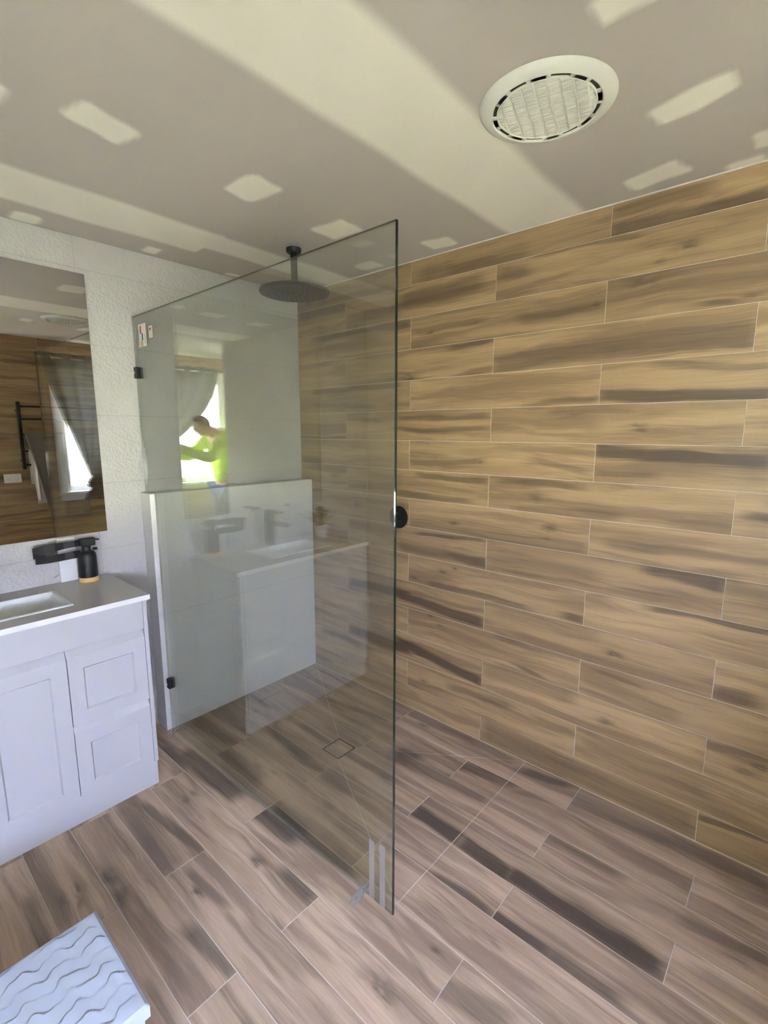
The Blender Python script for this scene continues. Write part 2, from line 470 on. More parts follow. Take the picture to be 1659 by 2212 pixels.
WALL_MARKS = [('k',1.093,2.29,0,0,0.02,0.5),('s',0.949,2.269,1.474,2.263,0.03,0.3),('s',1.809,2.25,2.264,2.222,0.03,0.75),('s',1.812,2.315,2.103,2.308,0.02,0.6),('s',0.823,2.154,1.265,2.174,0.035,0.6),('s',1.515,2.232,1.907,2.215,0.008,0.6),('s',1.364,2.197,1.479,2.183,0.02,0.55),('k',2.06,2.146,0,0,0.022,0.8),('k',1.976,2.11,0,0,0.012,0.7),('s',0.898,2.014,1.271,2.011,0.01,0.5),('s',1.468,1.988,1.799,1.987,0.02,0.55),('k',1.769,2,0,0,0.018,0.9),('k',1.002,1.996,0,0,0.012,0.7),('k',1.927,2.052,0,0,0.035,0.75),('s',2.124,1.947,2.205,1.945,0.008,0.7),('k',2.252,1.951,0,0,0.015,0.7),('s',1.116,1.91,1.332,1.921,0.01,0.7),('s',1.133,1.779,1.337,1.799,0.012,0.5),('s',1.358,1.822,2.27,1.835,0.035,0.65),('s',1.939,1.812,2.273,1.803,0.008,0.6),('k',2.013,1.812,0,0,0.02,0.6),('k',1.782,1.819,0,0,0.02,0.5),('k',0.879,1.791,0,0,0.03,0.85),('s',1.507,1.629,1.798,1.65,0.01,0.6),('s',1.814,1.664,2.324,1.641,0.018,0.85),('s',2.003,1.759,2.314,1.736,0.01,0.55),('s',0.829,1.594,1.322,1.601,0.01,0.6),('s',0.83,1.53,1.324,1.545,0.01,0.55),('k',1.952,1.545,0,0,0.02,0.8),('s',1.345,1.596,1.795,1.561,0.025,0.35),('s',0.892,1.366,1.295,1.392,0.012,0.6),('k',1.295,1.389,0,0,0.012,0.8),('s',1.56,1.405,1.773,1.368,0.012,0.5),('k',0.915,1.373,0,0,0.015,0.7),('s',1.807,1.455,2.345,1.429,0.02,0.95),('s',1.817,1.37,2.013,1.369,0.012,0.6),('s',0.938,1.304,1.334,1.296,0.012,0.7),('s',0.817,1.2,1.24,1.192,0.012,0.55),('k',1.569,1.248,0,0,0.028,0.6),('s',1.392,1.305,1.723,1.304,0.01,0.45),('s',1.487,1.18,1.906,1.203,0.018,0.45),('k',1.16,1.079,0,0,0.016,0.9),('k',1.642,1.118,0,0,0.02,1),('k',1.63,1.073,0,0,0.014,0.9),('s',0.897,1.043,1.794,1.058,0.022,0.55),('s',0.943,0.994,1.327,1.016,0.008,0.75),('s',0.82,0.914,1.331,0.911,0.02,0.6),('s',2.025,1.02,2.267,1.005,0.022,0.9),('s',1.362,0.917,1.838,0.947,0.03,0.3),('k',1.094,0.824,0,0,0.014,0.85),('k',1.173,0.855,0,0,0.008,0.9),('k',0.916,0.758,0,0,0.012,0.8),('s',1.021,0.751,1.553,0.745,0.012,0.6),('s',1.728,0.758,1.805,0.758,0.015,0.8),('s',1.843,0.871,1.93,0.879,0.006,0.6),('s',2.053,0.869,2.402,0.874,0.009,0.8),('s',0.806,0.633,1.337,0.617,0.022,0.95),('k',1.935,0.643,0,0,0.02,0.95),('s',1.393,0.729,1.575,0.74,0.01,0.5),('s',1.419,0.701,1.855,0.707,0.03,0.3),('k',1.025,0.575,0,0,0.01,0.8),('k',1.087,0.535,0,0,0.01,0.7),('s',1.424,0.573,1.798,0.574,0.012,0.5),('s',1.523,0.461,1.634,0.444,0.008,0.7),('s',1.822,0.51,2.164,0.468,0.025,0.45),('s',1.865,0.55,2.039,0.543,0.008,0.5),('s',0.808,0.367,1.336,0.309,0.022,1),('s',1.358,0.383,1.78,0.406,0.03,0.5),('k',1.926,0.341,0,0,0.02,0.85),('s',1.836,0.437,2.128,0.435,0.02,0.35),('k',0.987,0.19,0,0,0.014,0.8),('s',1.164,0.215,1.487,0.241,0.014,0.5),('s',1.623,0.245,1.791,0.238,0.01,0.5),('s',1.851,0.211,2.276,0.211,0.025,0.35),('s',1.371,0.073,2.26,0.058,0.045,0.6),('k',1.61,0.085,0,0,0.02,0.5),('s',2.267,0.106,2.478,0.126,0.01,0.8),('s',2.273,0.616,2.391,0.622,0.025,0.8),('k',2.393,0.35,0,0,0.018,0.8),('k',2.43,0.387,0,0,0.02,0.9),('s',2.269,0.399,2.448,0.422,0.012,0.45),('s',2.277,1.003,2.391,0.98,0.03,0.3),('s',0.02,2.207,0.42,2.206,0.02,0.7),('s',0.15,2.064,0.639,2.061,0.012,0.75),('s',0.639,2.067,0.875,2.058,0.02,0.8),('k',0.36,1.882,0,0,0.01,0.6),('k',0.743,1.789,0,0,0.02,0.6),('s',0.14,1.758,0.789,1.763,0.012,0.7),('s',0.023,1.484,0.418,1.485,0.014,0.75),('s',0.554,1.589,0.672,1.581,0.01,0.6),('k',0.799,1.539,0,0,0.018,0.7),('s',0.018,1.357,0.169,1.342,0.02,0.8),('s',0.127,1.682,0.639,1.659,0.012,0.4),('s',0.454,2.115,0.794,2.117,0.03,0.35),('k',0.309,1.265,0,0,0.018,0.6),('s',0.442,1.208,0.785,1.237,0.012,0.5),('k',0.496,1.113,0,0,0.018,0.7),('s',0.439,0.987,0.787,0.993,0.02,0.5),('s',0.111,0.857,0.428,0.883,0.02,0.5),('s',0.435,0.641,0.886,0.642,0.02,1),('s',0.43,0.331,0.889,0.341,0.024,1),('s',0.546,0.498,0.774,0.514,0.03,0.5)]
FLOOR_MARKS = [('s',1.609,-0.059,1.805,-0.023,0.02,0.8),('s',1.833,-0.071,2.494,-0.042,0.04,0.55),('s',0.93,-0.044,1.54,-0.036,0.02,0.6),('k',1.051,-0.08,0,0,0.018,0.8),('s',1.364,-0.213,1.633,-0.175,0.025,0.8),('s',1.646,-0.201,1.862,-0.147,0.015,0.6),('s',1.107,-0.354,1.577,-0.333,0.03,0.75),('s',1.597,-0.349,1.827,-0.334,0.012,0.5),('s',1.836,-0.355,2.097,-0.346,0.018,0.65),('s',2.006,-0.463,2.266,-0.311,0.02,0.3),('s',1.378,-0.577,1.6,-0.579,0.03,1),('s',1.612,-0.582,1.817,-0.595,0.03,0.95),('s',1.812,-0.587,2.279,-0.585,0.03,1),('k',2.445,-0.41,0,0,0.02,0.8),('s',1.616,-0.779,1.833,-0.767,0.022,0.8),('s',1.835,-0.755,2.025,-0.756,0.016,0.85),('s',2.025,-0.756,2.215,-0.747,0.016,0.75),('k',1.629,-0.762,0,0,0.012,0.7),('s',2.087,-0.629,2.279,-0.582,0.02,0.4),('s',2.299,-0.384,2.515,-0.356,0.02,0.5),('s',0.332,-1.033,0.77,-1.019,0.035,0.85),('s',0.77,-1.019,1.135,-1.004,0.03,0.9),('s',0.952,-0.964,1.4,-0.944,0.03,0.9),('s',1.308,-0.935,1.411,-0.934,0.03,0.6),('k',1.113,-1.143,0,0,0.022,0.95),('k',0.631,-1.174,0,0,0.02,0.8),('k',0.62,-1.132,0,0,0.015,0.7),('s',1.218,-1.105,1.369,-1.099,0.02,0.75),('s',1.177,-1.153,1.372,-1.158,0.012,0.4),('k',1.062,-1.344,0,0,0.022,0.9),('s',0.974,-1.332,1.17,-1.314,0.012,0.7),('s',1.207,-1.322,1.472,-1.327,0.006,0.5),('s',1.285,-1.298,1.524,-1.281,0.02,0.35),('s',1.164,-1.43,1.38,-1.401,0.025,0.75),('k',1.714,-1.154,0,0,0.035,0.85),('k',1.771,-0.973,0,0,0.01,0.95),('s',1.61,-1.009,1.789,-1.047,0.008,0.4),('s',1.819,-1.04,2.022,-0.997,0.03,0.6),('s',0.909,-1.002,1.099,-0.985,0.012,0.6),('k',0.783,-1.525,0,0,0.03,0.95),('k',0.887,-1.529,0,0,0.03,0.95),('k',0.743,-1.609,0,0,0.018,0.85),('k',0.756,-1.659,0,0,0.02,0.85),('k',0.803,-1.622,0,0,0.02,0.8),('s',0.533,-1.301,0.92,-1.252,0.015,0.7),('s',0.483,-1.373,0.907,-1.363,0.045,0.5),('s',0.43,-1.687,0.847,-1.695,0.04,0.4),('s',0.105,-0.85,0.433,-0.83,0.03,0.8),('s',0.464,-0.633,0.786,-0.652,0.035,0.7),('k',0.674,-0.848,0,0,0.018,0.6),('k',0.762,-0.823,0,0,0.012,0.6),('s',0.689,-0.706,0.911,-0.668,0.012,0.5),('s',0.443,-0.891,0.746,-0.888,0.03,0.6),('s',0.437,-0.237,0.896,-0.168,0.015,0.6),('s',1.077,-0.328,1.188,-0.313,0.03,0.9),('s',0.962,-0.682,1.097,-0.688,0.03,0.5),('k',1.027,-0.681,0,0,0.03,0.5),('s',0.223,-1.085,0.441,-1.085,0.04,0.7)]

# ================================================================== the room
rng = random.Random(7)
ROOM_X0 = -3.55
# ---- wood-look wall (right): grout bed plus planks
PL = .929; ROW = .15; ZT = 2.379
wall_right = struct(box('wall_right', .0015, .10, YR, 0, -.1, H + .1, M['grout'], None, 0))
WR = WL[wall_right.name]
for k in range(1, 17):
    z0, z1 = ZT - ROW * k, ZT - ROW * (k - 1)
    a = -.052 if k % 2 else -.5155
    while a < -YR:
        lo, hi = max(a, 0), min(a + PL, -YR)
        poly = rect(lo - a, hi - a, max(z0, 0) - z0, min(z1, H) - z0)
        if hi - lo > .02:
            o = piece('plank', poly, M['wall_plank'], wall_right, frame4((0, -1, 0), (0, 0, 1), (-1, 0, 0), Vector((0, -a, z0)) - WR), tag_='w', gap=.00095)
            if o: put_props(o, plank_props(rng, PL, ROW, WALL_MARKS, a, z0))
        a += PL
# ---- rear wall with the window, planked the same way
def front_wall():
    bm = bmesh.new()
    add_box(bm, WX1, 0, YR - .14, YR - .0015, -.1, H + .1)
    add_box(bm, ROOM_X0, WX0, YR - .14, YR - .0015, -.1, H + .1)
    add_box(bm, WX0, WX1, YR - .14, YR - .0015, -.1, WZ0)
    add_box(bm, WX0, WX1, YR - .14, YR - .0015, WZ1, H + .1)
    return struct(bm_ob('wall_front', bm, M['grout']))
wall_front = front_wall()
WF = WL[wall_front.name]
for k in range(1, 17):
    z0, z1 = ZT - ROW * k, ZT - ROW * (k - 1)
    a = -.30 if k % 2 else -.765
    while a < -ROOM_X0:
        A, B = max(a, 0), min(a + PL, -ROOM_X0)          # a = -x
        R0, R1 = max(z0, 0), min(z1, H)
        pr = plank_props(rng, PL, ROW)
        wa, wb = -WX1 - .02, -WX0 + .02
        cells = [(A, min(B, wa), R0, R1), (max(A, wb), B, R0, R1),
                 (max(A, wa), min(B, wb), R0, min(R1, WZ0 - .02)), (max(A, wa), min(B, wb), max(R0, WZ1 + .02), R1)]
        for (u0, u1, v0, v1) in cells:
            if u1 - u0 > .01 and v1 - v0 > .01:
                o = piece('plank', rect(u0 - a, u1 - a, v0 - z0, v1 - z0), M['wall_plank'], wall_front,
                          frame4((-1, 0, 0), (0, 0, 1), (0, 1, 0), Vector((-a, YR, z0)) - WF), tag_='w', gap=.00095)
                if o: put_props(o, pr)
        a += PL
# ---- white textured tile wall (back)
wall_back = struct(box('wall_back', ROOM_X0, .10, .0015, .10, -.1, H + .1, M['tile_grout'], None, 0))
WB = WL[wall_back.name]
tz = [0, .056, .364, .672, .980, 1.288, 1.595, 1.903, 2.212, H]
for i in range(len(tz) - 1):
    x = -2.56
    for x0, x1 in ((-2.56, -2.4), (-2.4, -1.8), (-1.8, -1.2), (-1.2, -.6), (-.6, 0)):
        piece('tile', rect(0, x1 - x0, 0, tz[i + 1] - tz[i]), M['tile'], wall_back,
              frame4((1, 0, 0), (0, 0, 1), (0, -1, 0), Vector((x0, 0, tz[i])) - WB), gap=.0007, cham=.0006)
# ---- half-height boxed wall along the shower
wall_low = struct(box('wall_low', -1.000, -.0005, -.0988, -.0005, 0, 1.2275, M['tile_grout'], None, 0))
WLO = WL[wall_low.name]
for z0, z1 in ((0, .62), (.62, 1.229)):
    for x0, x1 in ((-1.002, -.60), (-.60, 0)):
        piece('tile', rect(0, x1 - x0, 0, z1 - z0), M['tile_low_lit'], wall_low, frame4((1, 0, 0), (0, 0, 1), (0, -1, 0), Vector((x0, -.1, z0)) - WLO), gap=.0005, cham=.0006)
    piece('tile', rect(0, .1, 0, z1 - z0), M['tile_low_lit'], wall_low, frame4((0, -1, 0), (0, 0, 1), (-1, 0, 0), Vector((-1.002, 0, z0)) - WLO), gap=.0005, cham=.0006)
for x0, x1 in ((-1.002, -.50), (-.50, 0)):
    piece('tile', rect(0, x1 - x0, 0, .1), M['tile_low_lit'], wall_low, frame4((1, 0, 0), (0, 1, 0), (0, 0, 1), Vector((x0, -.1, 1.229)) - WLO), gap=.0005, cham=.0006)
# ---- left wall, ending in an alcove before the window
bm = bmesh.new()
add_box(bm, ROOM_X0, -2.56, -1.90, 0, -.1, H + .1)
add_box(bm, ROOM_X0 - .1, ROOM_X0, YR - .14, 0, -.1, H + .1)
wall_left = struct(bm_ob('wall_left', bm, M['plaster']))
# ---- floor: grout bed falling to the drain, plank tiles cut along the falls
SX0, SX1, SY0, SY1 = -.938, 0.0, -1.59, -.10
DX0, DX1, DY0, DY1 = -.558, -.441, -.909, -.788
FALL = .013
shower = [
    ([(SX1, SY1), (SX0, SY1), (DX0, DY1), (DX1, DY1)], lambda x, y: -FALL * (SY1 - y) / (SY1 - DY1)),
    ([(SX1, SY0), (SX1, SY1), (DX1, DY1), (DX1, DY0)], lambda x, y: -FALL * (SX1 - x) / (SX1 - DX1)),
    ([(SX0, SY0), (SX1, SY0), (DX1, DY0), (DX0, DY0)], lambda x, y: -FALL * (y - SY0) / (DY0 - SY0)),
    ([(SX0, SY1), (SX0, SY0), (DX0, DY0), (DX0, DY1)], lambda x, y: -FALL * (x - SX0) / (DX0 - SX0)),
]
outer = [rect(ROOM_X0, SX0, YR, .0), rect(SX0, 0, YR, SY0), rect(SX0, 0, SY1, 0)]
gb = .0016
vs, fs = [], []
for p in outer:
    n = len(vs); vs += [(x, y, -gb) for x, y in p]; fs.append(tuple(range(n, n + 4)))
for p, zf in shower:
    n = len(vs); vs += [(x, y, zf(x, y) - gb) for x, y in p]; fs.append(tuple(range(n, n + 4)))
n = len(vs)
vs += [(DX0, DY0, -FALL - .02), (DX1, DY0, -FALL - .02), (DX1, DY1, -FALL - .02), (DX0, DY1, -FALL - .02)]; fs.append((n, n + 1, n + 2, n + 3))
n = len(vs)
vs += [(ROOM_X0, YR, -.1), (0, YR, -.1), (0, 0, -.1), (ROOM_X0, 0, -.1)]; fs.append((n + 3, n + 2, n + 1, n))
floor = struct(mesh_ob('floor', vs, fs, M['grout'], None, False, None, (0, 0, 0)))
FX = [0, -.168, -.322, -.472, -.624, -.774, -.938, -1.09, -1.244, -1.398, -1.548]
while FX[-1] > ROOM_X0: FX.append(FX[-1] - .1533)
FLN = .9195
for i in range(len(FX) - 1):
    x1, x0 = FX[i], max(FX[i + 1], ROOM_X0)
    a = (.006 if i % 2 == 0 else .4605) - FLN
    while a < -YR:
        full = rect(x0, x1, -(a + FLN), -a)
        pr = plank_props(rng, FLN, .153, FLOOR_MARKS, a, x0)
        base = Vector((x0, -a, 0))
        m4 = frame4((0, -1, 0), (1, 0, 0), (0, 0, 1), base)
        tol = lambda P: [(-y - a, x - x0) for x, y in P]      # world (x, y) -> plank coordinates
        for reg in outer:
            P = clip_poly(full, reg)
            if P:
                o = piece('plank', tol(P), M['floor_plank'], floor, m4, tag_='f')
                if o: put_props(o, pr)
        for reg, zf in shower:
            rg = reg if area(reg) > 0 else reg[::-1]
            P = clip_poly(full, rg)
            if P:
                o = piece('plank', tol(P), M['floor_plank'], floor, m4, (lambda u, v, zf=zf: zf(x0 + v, -a - u)), tag_='f')
                if o: put_props(o, pr)
        a += FLN
# ---- ceiling with plaster joints: the compound is a different, whiter material than the board
RES = .0125
cx = np.arange(ROOM_X0, 0 + RES, RES); cy = np.arange(YR, 0 + RES, RES)
GX, GY = np.meshgrid(cx, cy, indexing='ij')
def wob(x, y, s, ph): return (np.sin(x * s + ph) * np.cos(y * s * 1.3 + 2 * ph) + .5 * np.sin(x * s * 2.7 - y * s * 2.1 + ph * 3))
def sstep(v, lo, hi):
    t = np.clip((v - lo) / (hi - lo), 0, 1); return t * t * (3 - 2 * t)
comp = np.zeros_like(GX)
def band(y0, y1, soft, amp=1.0, x1=0.0):
    w = .006 * wob(GX, GY, 5, y0 * 9)
    d = np.minimum(GY + w - y0, y1 - (GY + w))
    return sstep(d, -soft, soft) * amp
def patch(xc, yc, hx, hy, rot=0.0, soft=.010, amp=.95):
    c_, s_ = math.cos(rot), math.sin(rot)
    u = (GX - xc) * c_ + (GY - yc) * s_; v = -(GX - xc) * s_ + (GY - yc) * c_
    w = .005 * wob(u, v, 20, xc * 7 + yc * 3); r = .02
    qx, qy = np.abs(u + w) - (hx - r), np.abs(v - w) - (hy - r)
    d = r - np.hypot(np.maximum(qx, 0), np.maximum(qy, 0)) - np.minimum(np.maximum(qx, qy), 0)
    return sstep(d, -soft, soft) * amp
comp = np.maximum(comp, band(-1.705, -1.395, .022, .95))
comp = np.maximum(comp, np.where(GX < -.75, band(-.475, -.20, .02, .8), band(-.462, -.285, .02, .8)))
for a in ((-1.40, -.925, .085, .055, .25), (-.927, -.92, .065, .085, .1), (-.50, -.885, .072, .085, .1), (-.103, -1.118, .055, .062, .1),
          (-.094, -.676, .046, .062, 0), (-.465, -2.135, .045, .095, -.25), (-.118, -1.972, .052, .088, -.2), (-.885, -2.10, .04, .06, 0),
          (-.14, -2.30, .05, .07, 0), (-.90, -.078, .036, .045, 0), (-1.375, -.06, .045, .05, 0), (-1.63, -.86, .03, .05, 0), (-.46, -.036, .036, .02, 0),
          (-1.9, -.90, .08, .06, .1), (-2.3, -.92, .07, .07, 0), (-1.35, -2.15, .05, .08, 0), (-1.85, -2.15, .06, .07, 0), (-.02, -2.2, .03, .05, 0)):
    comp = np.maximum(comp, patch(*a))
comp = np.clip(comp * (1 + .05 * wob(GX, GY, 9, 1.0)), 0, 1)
nx, ny = GX.shape
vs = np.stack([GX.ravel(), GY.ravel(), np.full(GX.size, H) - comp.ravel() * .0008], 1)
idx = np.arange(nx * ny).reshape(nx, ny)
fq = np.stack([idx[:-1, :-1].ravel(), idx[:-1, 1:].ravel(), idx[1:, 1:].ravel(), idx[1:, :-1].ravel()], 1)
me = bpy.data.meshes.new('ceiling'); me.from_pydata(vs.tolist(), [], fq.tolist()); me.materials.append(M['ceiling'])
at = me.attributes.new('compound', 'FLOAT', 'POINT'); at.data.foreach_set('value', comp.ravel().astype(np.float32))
me.update()
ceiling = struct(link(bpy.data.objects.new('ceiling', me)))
slab = box('ceiling_slab', ROOM_X0, .1, YR - .14, .1, H + .006, H + .1, M['plaster'], ceiling, 0)
# white bead of sealant where the planked wall meets ceiling
trim1 = struct(box('trim_1', -.004, 0, YR, 0, H - .004, H, M['white_trim'], None, 0))

# ---- window in the rear wall
def window():
    bm = bmesh.new()
    y0, y1 = YR - .10, YR - .055
    for (a, b, c, d) in ((WX0, WX0 + .05, WZ0, WZ1), (WX1 - .05, WX1, WZ0, WZ1), (WX0 + .05, WX1 - .05, WZ0, WZ0 + .05), (WX0 + .05, WX1 - .05, WZ1 - .05, WZ1)):
        add_box(bm, a, b, y0, y1, c, d, .004)
    xm = (WX0 + WX1) / 2
    add_box(bm, xm - .03, xm + .03, y0, y1, WZ0 + .05, WZ1 - .05, .004)
    w = struct(bm_ob('window_1', bm, M['white_trim']))
    box('pane', WX0 + .045, xm - .025, YR - .081, YR - .076, WZ0 + .045, WZ1 - .045, M['obscure'], w, 0)
    box('pane', xm + .025, WX1 - .045, YR - .081, YR - .076, WZ0 + .045, WZ1 - .045, M['obscure'], w, 0)
    bm = bmesh.new()      # reveal lining and architrave
    t = .018
    add_box(bm, WX0 - .0, WX0 + t, YR - .055, YR + .012, WZ0, WZ1); add_box(bm, WX1 - t, WX1, YR - .055, YR + .012, WZ0, WZ1)
    add_box(bm, WX0 + t, WX1 - t, YR - .055, YR + .012, WZ1 - t, WZ1)
    for (a, b, c, d) in ((WX0 - .07, WX0, WZ0 - .0, WZ1 + .07), (WX1, WX1 + .07, WZ0, WZ1 + .07), (WX0, WX1, WZ1, WZ1 + .07)):
        add_box(bm, a, b, YR, YR + .016, c, d, .003)
    bm_ob('architrave', bm, M['white_trim'], w)
    box('sill', WX0 - .09, WX1 + .09, YR - .055, YR + .045, WZ0 - .028, WZ0, M['white_trim'], w, .004)
    box('apron', WX0 - .07, WX1 + .07, YR, YR + .014, WZ0 - .085, WZ0 - .028, M['white_trim'], w, .003)
window()

# ================================================================== shower screen
GXc = -.975
def shower_screen():
    t = thing('shower_screen', 'frameless clear glass shower panel standing on the plank floor', 'shower screen', (GXc, -.8, 0))
    prof = [(-.002, 1.232), (-.103, 1.232), (-.103, .003), (-1.607, .003), (-1.607, 2.052), (-.002, 2.048)]
    n = len(prof); x0, x1 = GXc - .005, GXc + .005
    vs = [(x0, y, z) for y, z in prof] + [(x1, y, z) for y, z in prof]
    fs = [tuple(range(n)), tuple(range(2 * n - 1, n - 1, -1))] + [(i, n + i, n + (i + 1) % n, (i + 1) % n) for i in range(n)]
    bm = bmesh.new(); bv = [bm.verts.new(v) for v in vs]
    for i, f in enumerate(fs):
        fc = bm.faces.new([bv[k] for k in f]); fc.material_index = 0 if i < 2 else (1 if i - 2 in (3, 4) else 2)
    es = [e for e in bm.edges if all(abs(v.co.y + 1.607) < 1e-4 for v in e.verts) and abs(e.verts[0].co.x - e.verts[1].co.x) < 1e-5]
    bmesh.ops.bevel(bm, geom=es, offset=.0022, segments=1, affect='EDGES', material=1)
    bm_ob('glass_pane', bm, [M['glass'], M['glass_edge'], M['glass_base']], t)
    for y, z in ((-.018, 1.795), (-.120, .262)):
        b = box('bracket', GXc - .017, GXc + .017, y - .014, y + .014, z - .026, z + .026, M['black'], t, .004, 2)
        lathe('screw', [(0, 0), (.006, 0), (.006, .0025), (.004, .0035), (0, .0035)], (GXc - .017, y, z), M['chrome'], b, (-1, 0, 0), 12)
    # maker's stickers in the top corner
    x = GXc - .0056
    def flat(nm, y0, y1, z0, z1, mat, par, dx=0, sk=0):
        vs = [(x - dx, y0, z0), (x - dx, y1, z0 + sk), (x - dx, y1, z1 + sk), (x - dx, y0, z1), (x - dx + .0004, y0, z0), (x - dx + .0004, y1, z0 + sk), (x - dx + .0004, y1, z1 + sk), (x - dx + .0004, y0, z1)]
        return mesh_ob(nm, vs, [(0, 1, 2, 3), (7, 6, 5, 4), (0, 4, 5, 1), (1, 5, 6, 2), (2, 6, 7, 3), (3, 7, 4, 0)], mat, par)
    s = flat('sticker', -.142, -.062, 1.905, 2.004, M['paper'], t); s['label'] = 'white sticker with red, blue and yellow blocks'
    for nm, a in (('red_block', (-.094, -.080, 1.962, 1.996, 'red_ink')), ('blue_block', (-.110, -.096, 1.932, 1.962, 'blue_ink')), ('yellow_block', (-.106, -.082, 1.906, 1.931, 'yellow_ink')),
                  ('print_line', (-.068, -.064, 1.915, 1.985, 'grey_ink')), ('print_line', (-.130, -.126, 1.915, 1.955, 'grey_ink'))):
        flat(nm, a[0], a[1], a[2], a[3], M[a[4]], s, .0005)
    s = flat('sticker', -.207, -.168, 1.934, 1.985, M['paper'], t); s['label'] = 'small white sticker with a dark red mark'
    flat('red_mark', -.192, -.178, 1.966, 1.976, M['red_ink'], s, .0005)
    # clear tape strips near the free corner
    for k, (y0, y1, top) in enumerate(((-1.528, -1.506, .222), (-1.575, -1.552, .232))):
        o = flat('tape_strip', y1, y0, .004, top, M['tape'], t, .0003); o['label'] = 'clear tape strip' 
    return t
shower_screen()
for i, (x, y, r) in enumerate(((-.965, -1.475, 0), (-.962, -.135, .6))):
    bm = bmesh.new(); add_box(bm, -.048, .048, -.013, -.004, 0, .004, .001); add_box(bm, -.048, .048, .004, .013, 0, .004, .001); add_box(bm, -.012, .012, -.004, .004, 0, .003, .0005)
    o = bm_ob('glass_packer', bm, M['tape'] if i == 0 else M['chrome'], None); o.location = (x, y, .0005); o.rotation_euler = (0, 0, r + (.15 if i == 0 else 0))
    tag(o, ('clear plastic packer strips under the free end of the glass panel', 'small silvery packer at foot of glass beside the half wall')[i], 'packer')
    o.location.x -= .03

# ---- floor waste with a plank insert
def drain():
    t = thing('floor_drain', 'square tile-insert floor drain in the middle of the shower floor', 'drain', (-.4995, -.8485, -FALL))
    z = -FALL
    bm = bmesh.new(); a = .0575; b = .0535
    for (x0, x1, y0, y1) in ((-a, a, -a, -b), (-a, a, b, a), (-a, -b, -b, b), (b, a, -b, b)):
        add_box(bm, -.4995 + x0, -.4995 + x1, -.8485 + y0, -.8485 + y1, z - .015, z + .0004)
    bm_ob('frame', bm, M['gap'], t)
    o = piece('tile_insert', rect(0, .1, 0, .1), M['floor_plank'], t, frame4((0, -1, 0), (1, 0, 0), (0, 0, 1), (-.05, .05, -.0003)), gap=.0005)
    put_props(o, plank_props(random.Random(3), .1, .15))
drain()

# ---- overhead rain shower
def rain_shower():
    t = thing('rain_shower', 'black round rain shower head hanging from the ceiling', 'shower head', (-.486, -.584, 2.14))
    lathe('ceiling_flange', [(0, 0), (.034, 0), (.034, -.014), (.030, -.019), (.020, -.020), (0, -.020)], (-.486, -.584, H - .001), M['black'], t, n=32)
    lathe('arm', [(0, 0), (.015, 0), (.015, .175), (0, .175)], (-.486, -.584, 2.15), M['black'], t, n=24)
    h = lathe('head_plate', [(0, 0), (.140, 0), (.1575, .004), (.160, .009), (.159, .016), (.150, .019), (.03, .022), (.024, .030), (0, .030)], (-.486, -.584, 2.143), M['black'], t, n=64)
    bm = bmesh.new()
    for r, n in ((.03, 8), (.06, 16), (.09, 24), (.12, 32)):
        for i in range(n):
            add_lathe(bm, [(0, 0), (.0022, 0), (.0028, .003), (0, .003)], (-.486 + r * math.cos(2 * PI * i / n), -.584 + r * math.sin(2 * PI * i / n), 2.1405), (0, 0, 1), 6)
    o = bm_ob('nozzles', bm, M['dark_void'], h); o['kind'] = 'stuff'
rain_shower()

# ---- wall mixer
def mixer():
    t = thing('shower_mixer', 'round black shower mixer on the timber look wall behind the glass edge', 'mixer', (0, -.810, 1.072))
    c = (0, -.810, 1.072)
    lathe('wall_plate', [(0, 0), (.060, 0), (.061, .003), (.0605, .007), (.057, .009), (.024, .009), (0, .009)], (.0005, -.810, 1.072), M['black'], t, (-1, 0, 0), 48)
    lathe('body', [(0, 0), (.024, 0), (.024, .036), (.022, .039), (0, .039)], (-.009, -.810, 1.072), M['black'], t, (-1, 0, 0), 32)
    tube('lever', [(-.030, -.810, 1.058), (-.034, -.809, 1.03), (-.037, -.808, .985)], [.0055, .005, .005], M['black'], t)
mixer()

